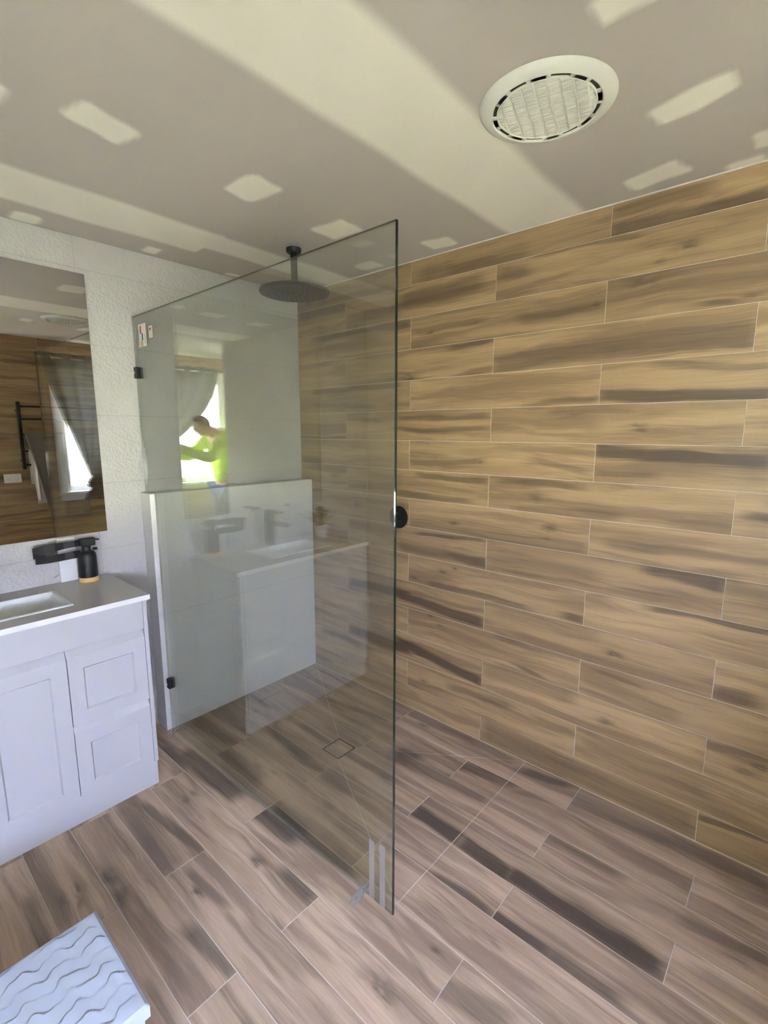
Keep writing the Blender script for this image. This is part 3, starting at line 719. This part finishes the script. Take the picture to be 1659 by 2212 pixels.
# ---- ceiling exhaust vent
def vent():
    cxv, cyv = -.690, -1.855
    t = thing('exhaust_vent', 'large round white slatted exhaust vent in the ceiling', 'vent', (cxv, cyv, H))
    z = H
    lathe('gap_shade_backing', [(0, -.001), (.142, -.001), (.142, -.004), (.1305, -.004), (.1305, -.0115), (.1215, -.0115), (.1215, -.0074), (0, -.0074)], (cxv, cyv, z), M['gap'], t, n=48)  # dark backing raised close behind the gaps, its colour stands in for their shade
    lathe('outer_ring', [(.1300, -.003), (.1305, -.0125), (.135, -.0165), (.150, -.014), (.161, -.008), (.166, -.001), (.150, -.0005), (.1300, -.0005)], (cxv, cyv, z), M['fan_white'], t, n=72)
    lathe('inner_ring', [(.1155, -.003), (.1165, -.014), (.1190, -.0155), (.1215, -.0135), (.1220, -.003)], (cxv, cyv, z), M['fan_white'], t, n=72)
    for i in range(8):
        bm = bmesh.new()
        a = 2 * PI * (i + .35) / 8
        for da in np.linspace(-.13, .13, 4):
            m = Matrix.Translation((cxv, cyv, z - .0085)) @ Matrix.Rotation(a + da, 4, 'Z')
            b2 = bmesh.new(); add_box(b2, .1205, .1315, -.011, .011, -.0062, .0062)
            for v in b2.verts: v.co = m @ v.co
            tmp = bpy.data.meshes.new('t'); b2.to_mesh(tmp); b2.free(); bm.from_mesh(tmp); bpy.data.meshes.remove(tmp)
        bm_ob('bridge', bm, M['fan_white'], t)
    ang = math.radians(-74.5); R_ = .117
    rot = Matrix.Translation((cxv, cyv, z)) @ Matrix.Rotation(ang, 4, 'Z')
    n = 24; pitch = 2 * R_ / n
    for i in range(n):
        v = -R_ + pitch * (i + .5); half = math.sqrt(max(R_ * R_ - v * v, 1e-6))
        if half < .012: continue
        w = pitch * (.36 if i % 2 else .86)
        b2 = bmesh.new(); add_box(b2, -half, half, v - w / 2, v + w / 2, -.0125, -.0076, .0006)
        for q in b2.verts: q.co = rot @ q.co
        bm_ob('slat', b2, M['fan_white'], t)
    for i in range(8):
        u = -R_ + 2 * R_ * (i + .5) / 8; half = math.sqrt(max(R_ * R_ - u * u, 1e-6))
        b2 = bmesh.new(); add_box(b2, u - .0022, u + .0022, -half, half, -.0142, -.0055, .0005)
        for q in b2.verts: q.co = rot @ q.co
        bm_ob('rib', b2, M['fan_white'], t)
vent()

# ================================================================== vanity
VX1 = -1.198; VX0 = -2.072; VF = -.455
def shaker(name, x0, x1, z0, z1, parent, panel=None, top_bevel=0.0, thick=.018, yf=VF):
    """a cabinet front: recessed panel, sloping finger-pull along its top"""
    bm = bmesh.new()
    P = lambda x, y, z: bm.verts.new((x, y, z))
    zt = z1 - top_bevel
    o = [P(x0, yf, z0), P(x1, yf, z0), P(x1, yf, zt), P(x0, yf, zt)]
    back = [P(x0, yf + thick, z0), P(x1, yf + thick, z0), P(x1, yf + thick, z1), P(x0, yf + thick, z1)]
    top = o[2:4]
    if top_bevel:
        k = [P(x0, yf + thick * .8, z1), P(x1, yf + thick * .8, z1)]
        bm.faces.new((o[3], o[2], k[1], k[0])); bm.faces.new((k[0], k[1], back[2], back[3]))
        bm.faces.new((o[1], back[1], back[2], k[1], o[2])); bm.faces.new((o[0], o[3], k[0], back[3], back[0]))
    else:
        bm.faces.new((o[3], o[2], back[2], back[3])); bm.faces.new((o[1], back[1], back[2], o[2])); bm.faces.new((o[0], o[3], back[3], back[0]))
    bm.faces.new((o[0], back[0], back[1], o[1])); bm.faces.new((back[0], back[3], back[2], back[1]))
    if panel:
        a0, a1, b0, b1 = panel; d = .0075; s = .006
        i1 = [P(a0, yf, b0), P(a1, yf, b0), P(a1, yf, b1), P(a0, yf, b1)]
        i2 = [P(a0 + s, yf + d, b0 + s), P(a1 - s, yf + d, b0 + s), P(a1 - s, yf + d, b1 - s), P(a0 + s, yf + d, b1 - s)]
        for k in range(4):
            j = (k + 1) % 4
            bm.faces.new((o[k], o[j], i1[j], i1[k])); bm.faces.new((i1[k], i1[j], i2[j], i2[k]))
        bm.faces.new(i2)
    else: bm.faces.new(o)
    return bm_ob(name, bm, M['white_paint'], parent)
def vanity():
    t = thing('vanity_cabinet', 'white shaker vanity cabinet with doors and drawers under grey top', 'cabinet', (-1.635, -.22, 0))
    w = M['white_paint']
    bm = bmesh.new()
    add_box(bm, VX0 + .016, VX1 - .016, -.434, -.002, .112, .71)
    add_box(bm, VX0 + .016, -1.9, -.434, -.002, .71, .836); add_box(bm, -1.36, VX1 - .016, -.434, -.002, .71, .836)
    bm_ob('carcass', bm, w, t)
    box('end_panel', VX1 - .016, VX1, VF, -.002, .112, .841, w, t, .001); box('end_panel', VX0, VX0 + .016, VF, -.002, .112, .841, w, t, .001)
    box('plinth', VX0 + .004, VX1 - .001, -.444, -.01, 0, .1118, w, t, .001)
    box('top_panel', VX0 + .0175, VX1 - .0175, VF, VF + .018, .7215, .8405, w, t, .001)
    shaker('drawer', -1.4985, -1.2165, .411, .716, t, (-1.448, -1.264, .463, .636), .028)
    shaker('drawer', -1.4985, -1.2165, .118, .408, t, (-1.448, -1.264, .155, .326), .028)
    shaker('door', -1.7815, -1.5015, .118, .716, t, (-1.727, -1.554, .155, .636), .028)
    shaker('door', VX0 + .0175, -1.7845, .118, .716, t, (-2.005, -1.838, .155, .636), .028)
vanity()
BX0, BX1, BY0, BY1 = -1.862, -1.432, -.372, -.124
def countertop():
    x0, x1, y0, y1, z0, z1 = -2.088, -1.183, -.460, -.001, .8415, .862
    bm = bmesh.new()
    add_box(bm, x0, BX0, y0, y1, z0, z1); add_box(bm, BX1, x1, y0, y1, z0, z1)
    add_box(bm, BX0, BX1, y0, BY0, z0, z1); add_box(bm, BX0, BX1, BY1, y1, z0, z1)
    bmesh.ops.remove_doubles(bm, verts=bm.verts, dist=1e-5)
    dead = [f for f in bm.faces if f.normal.length and any(g is not f and (g.calc_center_median() - f.calc_center_median()).length < 1e-5 for e in f.edges for g in e.link_faces)]
    bmesh.ops.delete(bm, geom=list(set(dead)), context='FACES')
    o = bm_ob('countertop', bm, M['stone'])
    o.data.materials.append(M['white_trim'])
    for p in o.data.polygons:
        if p.normal.y < -.9 and (p.center.y + o.location.y) < -.45: p.material_index = 1
    return tag(o, 'glossy grey stone countertop with pale front edge on white vanity', 'countertop')
countertop()
def basin():
    def ring(x0, x1, y0, y1, z, r, n=6):
        pts = []
        for (cx_, cy_, a0) in ((x1 - r, y1 - r, 0), (x0 + r, y1 - r, 90), (x0 + r, y0 + r, 180), (x1 - r, y0 + r, 270)):
            for i in range(n + 1):
                a = math.radians(a0 + 90 * i / n); pts.append((cx_ + r * math.cos(a), cy_ + r * math.sin(a), z))
        return pts
    g = .0008
    rs = [ring(BX0 + g, BX1 - g, BY0 + g, BY1 - g, .842, .004), ring(BX0 + g, BX1 - g, BY0 + g, BY1 - g, .8655, .004), ring(BX0 + .004, BX1 - .004, BY0 + .004, BY1 - .004, .8675, .008),
          ring(BX0 + .016, BX1 - .016, BY0 + .014, BY1 - .014, .8665, .02), ring(BX0 + .026, BX1 - .026, BY0 + .022, BY1 - .022, .852, .03),
          ring(BX0 + .055, BX1 - .055, BY0 + .04, BY1 - .04, .775, .04), ring(BX0 + .11, BX1 - .11, BY0 + .07, BY1 - .07, .757, .04),
          ring(-1.66, -1.634, -.262, -.236, .752, .0125)]
    bm = bmesh.new(); R = [[bm.verts.new(p) for p in r] for r in rs]
    for a, b in zip(R, R[1:]):
        for i in range(len(a)): bm.faces.new((a[i], a[(i + 1) % len(a)], b[(i + 1) % len(a)], b[i]))
    bm.faces.new(R[-1])
    t = bm_ob('basin', bm, M['ceramic'], None, True)
    tag(t, 'white rectangular ceramic basin set into grey countertop', 'basin')
    lathe('waste', [(0, 0), (.022, 0), (.021, .004), (0, .005)], (-1.647, -.249, .7525), M['chrome'], t, n=24)
basin()
def tap():
    c = (-1.645, -.078)
    t = thing('basin_tap', 'black square basin tap behind the white basin', 'tap', (c[0], c[1], .862))
    box('body', c[0] - .021, c[0] + .021, c[1] - .021, c[1] + .021, .8622, 1.055, M['black'], t, .003)
    box('spout', c[0] - .017, c[0] + .017, c[1] - .165, c[1] - .020, .985, 1.008, M['black'], t, .003)
    box('lever', c[0] - .019, c[0] + .019, c[1] - .11, c[1] + .021, 1.058, 1.068, M['black'], t, .002)
tap()
def dispenser():
    cx_, cy_ = -1.281, -.065
    t = thing('soap_dispenser', 'black pump soap dispenser with bamboo base standing on grey countertop', 'dispenser', (cx_, cy_, .862))
    lathe('base', [(0, 0), (.0385, 0), (.039, .003), (.039, .018), (.0375, .020), (0, .020)], (cx_, cy_, .8622), M['bamboo'], t, n=40)
    lathe('bottle', [(0, .0202), (.0375, .0202), (.038, .024), (.0375, .110), (.036, .122), (.031, .131), (.026, .136), (.022, .138), (0, .138)], (cx_, cy_, .8622), M['black'], t, n=40)
    lathe('collar', [(0, 0), (.018, 0), (.018, .018), (.016, .020), (0, .020)], (cx_, cy_, 1.0003), M['black'], t, n=28)
    box('side_tab', cx_ + .026, cx_ + .044, cy_ - .008, cy_ + .008, .9985, 1.008, M['black'], t, .002)
    p = box('pump_head', cx_ - .022, cx_ + .036, cy_ - .014, cy_ + .014, 1.0205, 1.0555, M['black'], t, .003)
    tube('spout_pin', [(cx_ + .034, cy_, 1.046), (cx_ + .055, cy_, 1.042)], .0032, M['black'], p)
    # folded strip of black film running from the pump head out to the left and back
    def strip(pts, th=.0016):
        bm = bmesh.new(); rows = []
        for x, za, zb, dy in pts:
            rows.append([bm.verts.new((x, cy_ + dy - th / 2, za)), bm.verts.new((x, cy_ + dy - th / 2, zb)), bm.verts.new((x, cy_ + dy + th / 2, zb)), bm.verts.new((x, cy_ + dy + th / 2, za))])
        for a, b in zip(rows, rows[1:]):
            for i in range(4): bm.faces.new((a[i], b[i], b[(i + 1) % 4], a[(i + 1) % 4]))
        bm.faces.new(rows[0]); bm.faces.new(rows[-1]); return bm
    s1 = strip([(cx_ - .018, 1.024, 1.054, 0), (cx_ - .045, 1.024, 1.052, -.004), (cx_ - .085, 1.021, 1.051, .004), (cx_ - .118, 1.018, 1.052, -.004), (cx_ - .160, 1.002, 1.047, .003), (cx_ - .199, .998, 1.043, -.002)])
    o = bm_ob('film_strip', s1, M['black_gloss'], t)
    s2 = strip([(cx_ - .028, .974, 1.008, -.006), (cx_ - .055, .976, 1.008, -.012), (cx_ - .085, .973, 1.004, -.004), (cx_ - .118, .974, 1.006, -.012), (cx_ - .150, .972, 1.003, -.006), (cx_ - .193, .974, 1.020, -.004)])
    bm_ob('film_strip', s2, M['black_gloss'], t)
dispenser()
o = tag(box('white_strip', -1.377, -1.307, -.014, -.004, .8622, 1.060, M['white_trim'], None, .002), 'plain white upright tile strip against textured wall behind soap dispenser', 'tile offcut')
o = tag(box('wall_mirror', -2.12, -1.167, -.008, -.0015, 1.064, 2.192, [M['mirror']], None, .0015), 'large frameless mirror on the white tiled wall above the vanity', 'mirror')
def plant():
    c = Vector((-1.97, -.15, .862))
    t = thing('potted_plant', 'leafy green plant in white pot at the far end of countertop', 'plant', c)
    lathe('pot', [(0, 0), (.038, 0), (.052, .085), (.054, .09), (.049, .09), (.046, .075), (0, .075)], c + Vector((0, 0, .0003)), M['ceramic'], t, n=32)
    lathe('soil', [(0, 0), (.0455, 0), (0, .006)], c + Vector((0, 0, .0755)), M['soil'], t, n=20)
    rg = random.Random(5)
    for i in range(16):
        a = 2 * PI * i / 16 + rg.uniform(-.2, .2); el = rg.uniform(.25, 1.3); L = rg.uniform(.10, .17)
        base = c + Vector((.01 * math.cos(a), .01 * math.sin(a), .078))
        d = Vector((math.cos(a) * math.cos(el), math.sin(a) * math.cos(el), math.sin(el)))
        side = Vector((-math.sin(a), math.cos(a), 0)); nrm = d.cross(side)
        vs = []; prof = [(0, .002), (.45, .003), (.55, .016), (.72, .024), (.88, .017), (1, .001)]
        if base.x + d.x * L < -2.06: L *= .6
        for u, w in prof:
            p = base + d * (L * u) - Vector((0, 0, .03 * u * u)) 
            vs += [p + side * w, p + nrm * (-.003) , p - side * w]
        k = len(vs); vs += [v + nrm * .0012 for v in vs]
        fs = []
        for r_ in range(len(prof) - 1):
            for q in range(2):
                a0 = r_ * 3 + q
                fs += [(a0, a0 + 1, a0 + 4, a0 + 3), (k + a0 + 3, k + a0 + 4, k + a0 + 1, k + a0)]
        mesh_ob('leaf', vs, fs, M['leaf'], t, True)
plant()

# ---- rippled white box on the floor
def ripple_box():
    x0, x1, y0, y1, h = -2.10, -1.703, -1.583, -1.287, .40
    t = thing('lidded_box', 'white lidded box with wavy embossed top standing on floor before the vanity', 'box', ((x0 + x1) / 2, (y0 + y1) / 2, 0))
    bm = bmesh.new()
    d = .008
    r0 = [(x0 + .02, y0 + .015), (x1 - .02, y0 + .015), (x1 - .02, y1 - .015), (x0 + .02, y1 - .015)]
    r1 = [(x0 + d, y0 + d), (x1 - d, y0 + d), (x1 - d, y1 - d), (x0 + d, y1 - d)]
    a = [bm.verts.new((x, y, .0)) for x, y in r0]; b = [bm.verts.new((x, y, h - .03)) for x, y in r1]
    bm.faces.new(a); bm.faces.new(b)
    for i in range(4): bm.faces.new((a[i], a[(i + 1) % 4], b[(i + 1) % 4], b[i]))
    bm_ob('body', bm, M['box_white'], t)
    nxx, nyy = 132, 100
    X = np.linspace(x0, x1, nxx); Y = np.linspace(y0, y1, nyy); gx, gy = np.meshgrid(X, Y, indexing='ij')
    ph = (gy + .0075 * np.sin(2 * PI * gx / .066) + .003 * np.sin(2 * PI * gx / .031 + gy * 40)) / .036
    f = ph - np.floor(ph)
    saw = np.where(f < .86, f / .86, (1 - f) / .14)
    amp = .0034 * (.55 + .45 * np.sin(gx * 61 + np.floor(ph) * 2.1))
    edge = np.minimum(np.minimum(gx - x0, x1 - gx), np.minimum(gy - y0, y1 - gy)); m = np.clip((edge - .004) / .012, 0, 1)
    zz = h - .0036 + saw * amp * m - .004 * np.clip(1 - edge / .006, 0, 1)
    vs = np.stack([gx.ravel(), gy.ravel(), zz.ravel()], 1).tolist()
    I = np.arange(nxx * nyy).reshape(nxx, nyy)
    fs = np.stack([I[:-1, :-1].ravel(), I[1:, :-1].ravel(), I[1:, 1:].ravel(), I[:-1, 1:].ravel()], 1).tolist()
    loop = list(I[:, 0]) + list(I[-1, 1:]) + list(I[-2::-1, -1]) + list(I[0, -2:0:-1])
    n0 = len(vs); vs += [(vs[i][0], vs[i][1], h - .034) for i in loop]; L = len(loop)
    for i in range(L): j = (i + 1) % L; fs.append((int(loop[j]), int(loop[i]), n0 + i, n0 + j))
    fs.append(tuple(n0 + i for i in range(L)))
    mesh_ob('lid', vs, fs, M['box_white'], t)
ripple_box()

# ================================================================== behind the camera, seen in mirror and glass
def towel_rail():
    t = thing('towel_rail', 'black ladder towel rail on planked wall, seen in the mirror', 'towel rail', (-.585, YR, 1.2))
    yb = YR + .075
    for x in (-.84, -.16):
        p = box('upright', x - .014, x + .014, yb - .014, yb + .014, 1.185, 1.775, M['black'], t, .003)
        for z in (1.26, 1.70): tube('mount', [(x, YR + .0003, z), (x, yb - .013, z)], .011, M['black'], p)
    for z in (1.735, 1.625, 1.49, 1.345, 1.225): tube('bar', [(-.828, yb, z), (-.172, yb, z)], .0085, M['black'], t, 12)
towel_rail()
def towel(name, x0, x1, zt, zb, zback, off, mat, label, th=.007, seed=1, skew=0.0, out=.01):
    yb = YR + .075; r = .0085 + off
    path = [(yb - r - .002, zback)]
    path += [(yb - r, zt - .05)] + [(yb - r * math.cos(a), zt + r * math.sin(a)) for a in np.linspace(0, PI, 9)]
    nseg = 26
    path += [(yb + r + .001 + out * min(1, 4 * i / nseg), zt - (zt - zb) * i / nseg) for i in range(1, nseg + 1)]
    nxs = 40; vs = []; rg = random.Random(seed)
    for j, (y, z) in enumerate(path):
        for i in range(nxs + 1):
            u = i / nxs
            k = max(0, (zt - z) / (zt - zb)) if y > yb else 0
            fold = (.012 * math.sin(u * 15 + 2 * k + seed) + .006 * math.sin(u * 33 + 4 * k)) * min(1, k * 2.2)
            vs.append((x0 + (x1 - x0) * u + skew * k * (1 - u), y + max(0, fold) , z))
    W_ = nxs + 1; n = len(vs)
    vs2 = []
    for j, (y, z) in enumerate(path):
        for i in range(W_):
            v = vs[j * W_ + i]; a = path[max(j - 1, 0)]; b = path[min(j + 1, len(path) - 1)]
            ty, tz = b[0] - a[0], b[1] - a[1]; l_ = math.hypot(ty, tz) or 1
            vs2.append((v[0], v[1] + (-tz / l_) * th * 1.0, v[2] + ty / l_ * th))
    fs = []
    for j in range(len(path) - 1):
        for i in range(nxs):
            a = j * W_ + i
            fs += [(a, a + 1, a + W_ + 1, a + W_), (n + a, n + a + W_, n + a + W_ + 1, n + a + 1)]
    for j in range(len(path) - 1):
        for c in (0, nxs):
            a = j * W_ + c; fs.append((a, a + W_, n + a + W_, n + a))
    e = (len(path) - 1) * W_
    for i in range(nxs):
        fs += [(i, n + i, n + i + 1, i + 1), (e + i, e + i + 1, n + e + i + 1, n + e + i)]
    t = mesh_ob(name, vs + vs2, fs, mat, None, True)
    tag(t, label, 'towel')
    bm = bmesh.new()
    for i in range(0, nxs * 2):
        u = i / (nxs * 2); v = vs2[e + int(u * nxs)]
        xx = x0 + (x1 - x0) * u + skew * (1 - u)
        add_tube(bm, [(xx, v[1] - .003, zb + .004), (xx + rg.uniform(-.003, .003), v[1] - .002, zb - .026)], .0014, 4)
    f = bm_ob('fringe', bm, mat, t); f['kind'] = 'stuff'
    return t
towel('bath_towel', -.815, -.36, 1.49, .735, 1.40, .0012, M['towel_grey'], 'grey fringed bath towel hanging over black towel rail', .007, 1, .13, .034)
towel('hand_towel', -.80, -.62, 1.345, .90, 1.05, .0012, M['towel_white'], 'pale towel hanging on a lower bar behind grey towel', .004, 4, .03, .003)
def outlet():
    z0, z1, x0, x1 = 1.068, 1.146, -.985, -.858
    t = box('power_outlet', x0, x1, YR + .0002, YR + .011, z0, z1, M['outlet'], None, .003, 2)
    tag(t, 'white double power outlet on planked wall below towel rail', 'outlet')
    for x in (-.950, -.893):
        s = box('switch', x - .007, x + .007, YR + .0108, YR + .0135, 1.118, 1.136, M['outlet'], t, .001)
        for dx, dz in ((-.008, 1.102), (.008, 1.102), (0, 1.084)):
            box('socket_slot', x + dx - .001, x + dx + .001, YR + .0106, YR + .0113, dz - .005, dz + .005, M['dark_void'], t, 0)
outlet()
def curtain():
    zr = 2.175; yc = YR + .085
    rod = thing('curtain_rod', 'thin metal curtain rod above the rear window', 'curtain rod', ((WX0 + WX1) / 2, yc, zr))
    tube('pole', [(-3.20, yc, zr), (-1.27, yc, zr)], .009, M['chrome'], rod, 14)
    for x in (-3.16, -1.31): tube('bracket', [(x, YR + .0002, zr), (x, yc - .008, zr)], .008, M['chrome'], rod)
    for x, s in ((-3.20, -1), (-1.27, 1)): lathe('finial', [(0, 0), (.009, 0), (.018, .012), (.016, .026), (0, .032)], (x, yc, zr), M['chrome'], rod, (s, 0, 0), 18)
    t = thing('curtain', 'grey eyelet curtain pulled aside and knotted across the rear window', 'curtain', (-1.70, yc, .8))
    nu, nv = 150, 46; vs = []
    T = Vector((-1.665, yc + .05, 1.085))
    for j in range(nv + 1):
        v = j / nv
        for i in range(nu + 1):
            u = i / nu
            p0 = Vector((-1.315 - 1.74 * u, yc, zr + .045))
            tx = T.x + (.5 - u) * .11
            p1 = Vector((-1.345 - 1.60 * u, yc + .01, 1.93 - .47 * u)); p2 = Vector((tx, T.y, T.z))
            q = p0 * (1 - v) ** 2 + p1 * 2 * v * (1 - v) + p2 * v * v
            amp = .030 * (1 - v) + .012 * v
            ph = u * 2 * PI * 10.5
            q.y += amp * math.sin(ph) + .010 * math.sin(ph * .37 + v * 5) * v
            vs.append(q)
    W_ = nu + 1
    fs = [(j * W_ + i, j * W_ + i + 1, (j + 1) * W_ + i + 1, (j + 1) * W_ + i) for j in range(nv) for i in range(nu)]
    mesh_ob('cloth', vs, fs, M['curtain'], t, True)
    # knot and gathered tail below it
    bm = bmesh.new(); n = 48; rings = []
    prof = [(.030, 1.105), (.062, 1.075), (.078, 1.04), (.066, 1.00), (.052, .985), (.075, .955), (.095, .92), (.108, .875)]
    for k, (r, z) in enumerate(prof):
        ring = []
        for i in range(n):
            a = 2 * PI * i / n; rr = r * (1 + .16 * math.sin(a * 7 + k * .5) + .06 * math.sin(a * 3 + k))
            ring.append(bm.verts.new((T.x - .02 * (k / 7) + rr * 1.15 * math.cos(a), T.y + .014 + rr * .55 * math.sin(a), z)))
        rings.append(ring)
    for a, b in zip(rings, rings[1:]):
        for i in range(n): bm.faces.new((a[i], a[(i + 1) % n], b[(i + 1) % n], b[i]))
    bm.faces.new(rings[0]); bm.faces.new(rings[-1])
    bm_ob('knot', bm, M['curtain'], t, True)
    for i in range(10):
        u = (i + .5) / 10; x = -1.315 - 1.74 * u
        bm = bmesh.new(); R1, r2 = .0235, .0045; N, K = 24, 8; rr = []
        for a in range(N):
            th = 2 * PI * a / N
            rr.append([bm.verts.new((x + .012 * math.sin(th * 1) , yc + (R1 + r2 * math.cos(2 * PI * b / K)) * math.cos(th) * .55 + .001, zr + (R1 + r2 * math.cos(2 * PI * b / K)) * math.sin(th)) ) for b in range(K)])
            for b in range(K): rr[-1][b].co.x += r2 * math.sin(2 * PI * b / K)
        for a in range(N):
            for b in range(K): bm.faces.new((rr[a][b], rr[(a + 1) % N][b], rr[(a + 1) % N][(b + 1) % K], rr[a][(b + 1) % K]))
        bm_ob('eyelet', bm, M['chrome'], t, True)
curtain()

# ---- the person holding the phone (seen only in the double reflection)
def skin_mesh(name, verts, edges, radii, mat, parent, sub=2, root=0):
    me = bpy.data.meshes.new(name); me.from_pydata(verts, edges, [])
    o = bpy.data.objects.new(name, me); COL.objects.link(o)
    md = o.modifiers.new('skin', 'SKIN'); md.use_smooth_shade = True
    sv = me.skin_vertices[0].data
    for i, r in enumerate(radii):
        sv[i].radius = r if isinstance(r, tuple) else (r, r)
    sv[root].use_root = True
    s = o.modifiers.new('sub', 'SUBSURF'); s.levels = sub; s.render_levels = sub
    dg = bpy.context.evaluated_depsgraph_get()
    m2 = bpy.data.meshes.new_from_object(o.evaluated_get(dg))
    bpy.data.objects.remove(o)
    vs = [v.co.copy() for v in m2.vertices]; fs = [tuple(p.vertices) for p in m2.polygons]
    bpy.data.meshes.remove(m2)
    return mesh_ob(name, vs, fs, mat, parent, True)
def person():
    t = thing('person', 'person in yellow-green shirt leaning forward holding a phone before the window', 'person', (-2.86, -2.46, 0))
    V, E, R = [], [], []
    def add(p, r, par=None):
        V.append(tuple(p)); R.append(r); i = len(V) - 1
        if par is not None: E.append((par, i))
        return i
    pel = add((-2.90, -2.46, .96), .135)
    sp = add((-2.88, -2.46, 1.12), .125, pel); ch = add((-2.85, -2.46, 1.35), .155, sp); nb = add((-2.755, -2.46, 1.50), .08, ch)
    nk = add((-2.685, -2.46, 1.525), .055, nb); hd = add((-2.62, -2.46, 1.555), .088, nk); hc = add((-2.575, -2.46, 1.60), .078, hd); jw = add((-2.56, -2.46, 1.505), .050, hd)
    ns = add((-2.505, -2.46, 1.545), .014, hd)
    camp = Vector((-2.0005, -2.469, 1.5268)); pc = camp - RIGHT * .025 - UP * .055 - FWD * .014
    hands = {}
    for s, sg in (('r', -1), ('l', 1)):
        sh = add((-2.79, -2.46 + sg * .18, 1.46), .070, ch); el = add((-2.56, -2.46 + sg * .235, 1.235), .043, sh)
        wp = pc + RIGHT * (.060 * -sg) - UP * .055 - FWD * .075
        fm = add((Vector((-2.56, -2.46 + sg * .235, 1.235)) + wp) / 2 + Vector((0, 0, .01)), .038, el)
        wr = add(wp, .026, fm)
        pm = add(wp + FWD * .040 + UP * .015, (.030, .018), wr)
        for k in range(4):
            b = pc + RIGHT * (.050 * -sg) - UP * (.062 - .021 * k) - FWD * .030
            k1 = add(b, .0085, pm); k2 = add(pc + RIGHT * (.046 * -sg) - UP * (.062 - .021 * k) + FWD * .002, .0080, k1)
            add(pc + RIGHT * ((.020 + .004 * (k % 2)) * -sg) - UP * (.062 - .021 * k) + FWD * .0125, .0072, k2)
        t1 = add(pc + RIGHT * (.046 * -sg) - UP * .025 - FWD * .038, .0095, pm); add(pc + RIGHT * (.020 * -sg) - UP * .005 - FWD * .018, .0085, t1)
    for sg in (-1, 1):
        hp = add((-2.90, -2.46 + sg * .09, .90), .095, pel); kn = add((-2.86, -2.46 + sg * .11, .50), .060, hp); an = add((-2.90, -2.46 + sg * .115, .09), .042, kn)
        add((-2.80, -2.46 + sg * .125, .045), .038, an)
    skin_mesh('body', V, E, R, M['skin'], t, 2, pel)
    # shirt over trunk and arms, trousers and boots over the legs
    SV, SE, SR = [], [], []
    def sadd(p, r, par=None):
        SV.append(tuple(p)); SR.append(r); i = len(SV) - 1
        if par is not None: SE.append((par, i))
        return i
    a = sadd((-2.90, -2.46, .94), .172); b = sadd((-2.885, -2.46, 1.10), .160, a); c = sadd((-2.855, -2.46, 1.34), .200, b); d = sadd((-2.785, -2.46, 1.485), .125, c); sadd((-2.745, -2.46, 1.515), .088, d)
    for sg in (-1, 1):
        e1 = sadd((-2.80, -2.46 + sg * .175, 1.455), .098, c); e2 = sadd((-2.57, -2.46 + sg * .235, 1.24), .064, e1)
        wp = pc + RIGHT * (.060 * -sg) - UP * .055 - FWD * .075
        e3 = sadd(Vector((-2.57, -2.46 + sg * .235, 1.24)).lerp(wp, .80), .046, e2)
    skin_mesh('shirt', SV, SE, SR, M['hivis'], t, 2, a)
    SV, SE, SR = [], [], []
    a = sadd((-2.90, -2.46, .95), .150)
    for sg in (-1, 1):
        h = sadd((-2.90, -2.46 + sg * .09, .87), .112, a); k = sadd((-2.86, -2.46 + sg * .11, .50), .080, h); sadd((-2.90, -2.46 + sg * .115, .11), .066, k)
    skin_mesh('trousers', SV, SE, SR, M['trousers'], t, 2, a)
    for sg in (-1, 1):
        bm = bmesh.new(); y = -2.46 + sg * .12
        prof = [(-2.945, .045, .02), (-2.90, .055, .16), (-2.84, .052, .13), (-2.78, .050, .075), (-2.715, .045, .055), (-2.69, .02, .035)]
        rings = []
        for x, w, hgt in prof:
            rings.append([bm.verts.new((x, y + w * math.cos(a), max(.001, hgt / 2 + hgt / 2 * math.sin(a)))) for a in np.linspace(0, 2 * PI, 13)[:-1]])
        for A, B in zip(rings, rings[1:]):
            for i in range(12): bm.faces.new((A[i], A[(i + 1) % 12], B[(i + 1) % 12], B[i]))
        bm.faces.new(rings[0]); bm.faces.new(rings[-1])
        bm_ob('boot', bm, M['boot'], t, True)
    # hair cap, eyes, ears
    ctr = Vector((-2.600, -2.46, 1.585)); bm = bmesh.new(); bmesh.ops.create_uvsphere(bm, u_segments=28, v_segments=16, radius=1)
    bmesh.ops.delete(bm, geom=[v for v in bm.verts if v.co.z < -.05 - v.co.x * -.75], context='VERTS')
    for v in bm.verts: v.co = ctr + Vector((v.co.x * .104, v.co.y * .094, v.co.z * .100))
    bm_ob('hair', bm, M['hair'], t, True)
    for sg in (-1, 1):
        lathe('eye', [(0, -.009), (.006, -.006), (.009, 0), (.006, .006), (0, .009)], (-2.522, -2.46 + sg * .032, 1.567), M['ceramic'], t, (1, 0, 0), 14)
        lathe('ear', [(0, -.008), (.018, -.006), (.024, 0), (.018, .006), (0, .008)], (-2.612, -2.46 + sg * .088, 1.553), M['skin'], t, (0, 1, 0), 16)
    tube('mouth', [(-2.519, -2.478, 1.512), (-2.514, -2.46, 1.511), (-2.519, -2.442, 1.512)], .0045, simple('lips', (.42, .19, .15), .5), t, 8)
    # phone
    bm = bmesh.new(); add_box(bm, -.036, .036, -.0739, .0739, -.004, .004, .003, 2)
    m = Matrix(((RIGHT.x, UP.x, FWD.x, pc.x), (RIGHT.y, UP.y, FWD.y, pc.y), (RIGHT.z, UP.z, FWD.z, pc.z), (0, 0, 0, 1)))
    for v in bm.verts: v.co = m @ v.co
    ph = bm_ob('phone', bm, M['black_gloss'])
    tag(ph, 'black phone held in both hands of the person', 'phone')
person()
bpy.context.view_layer.update()
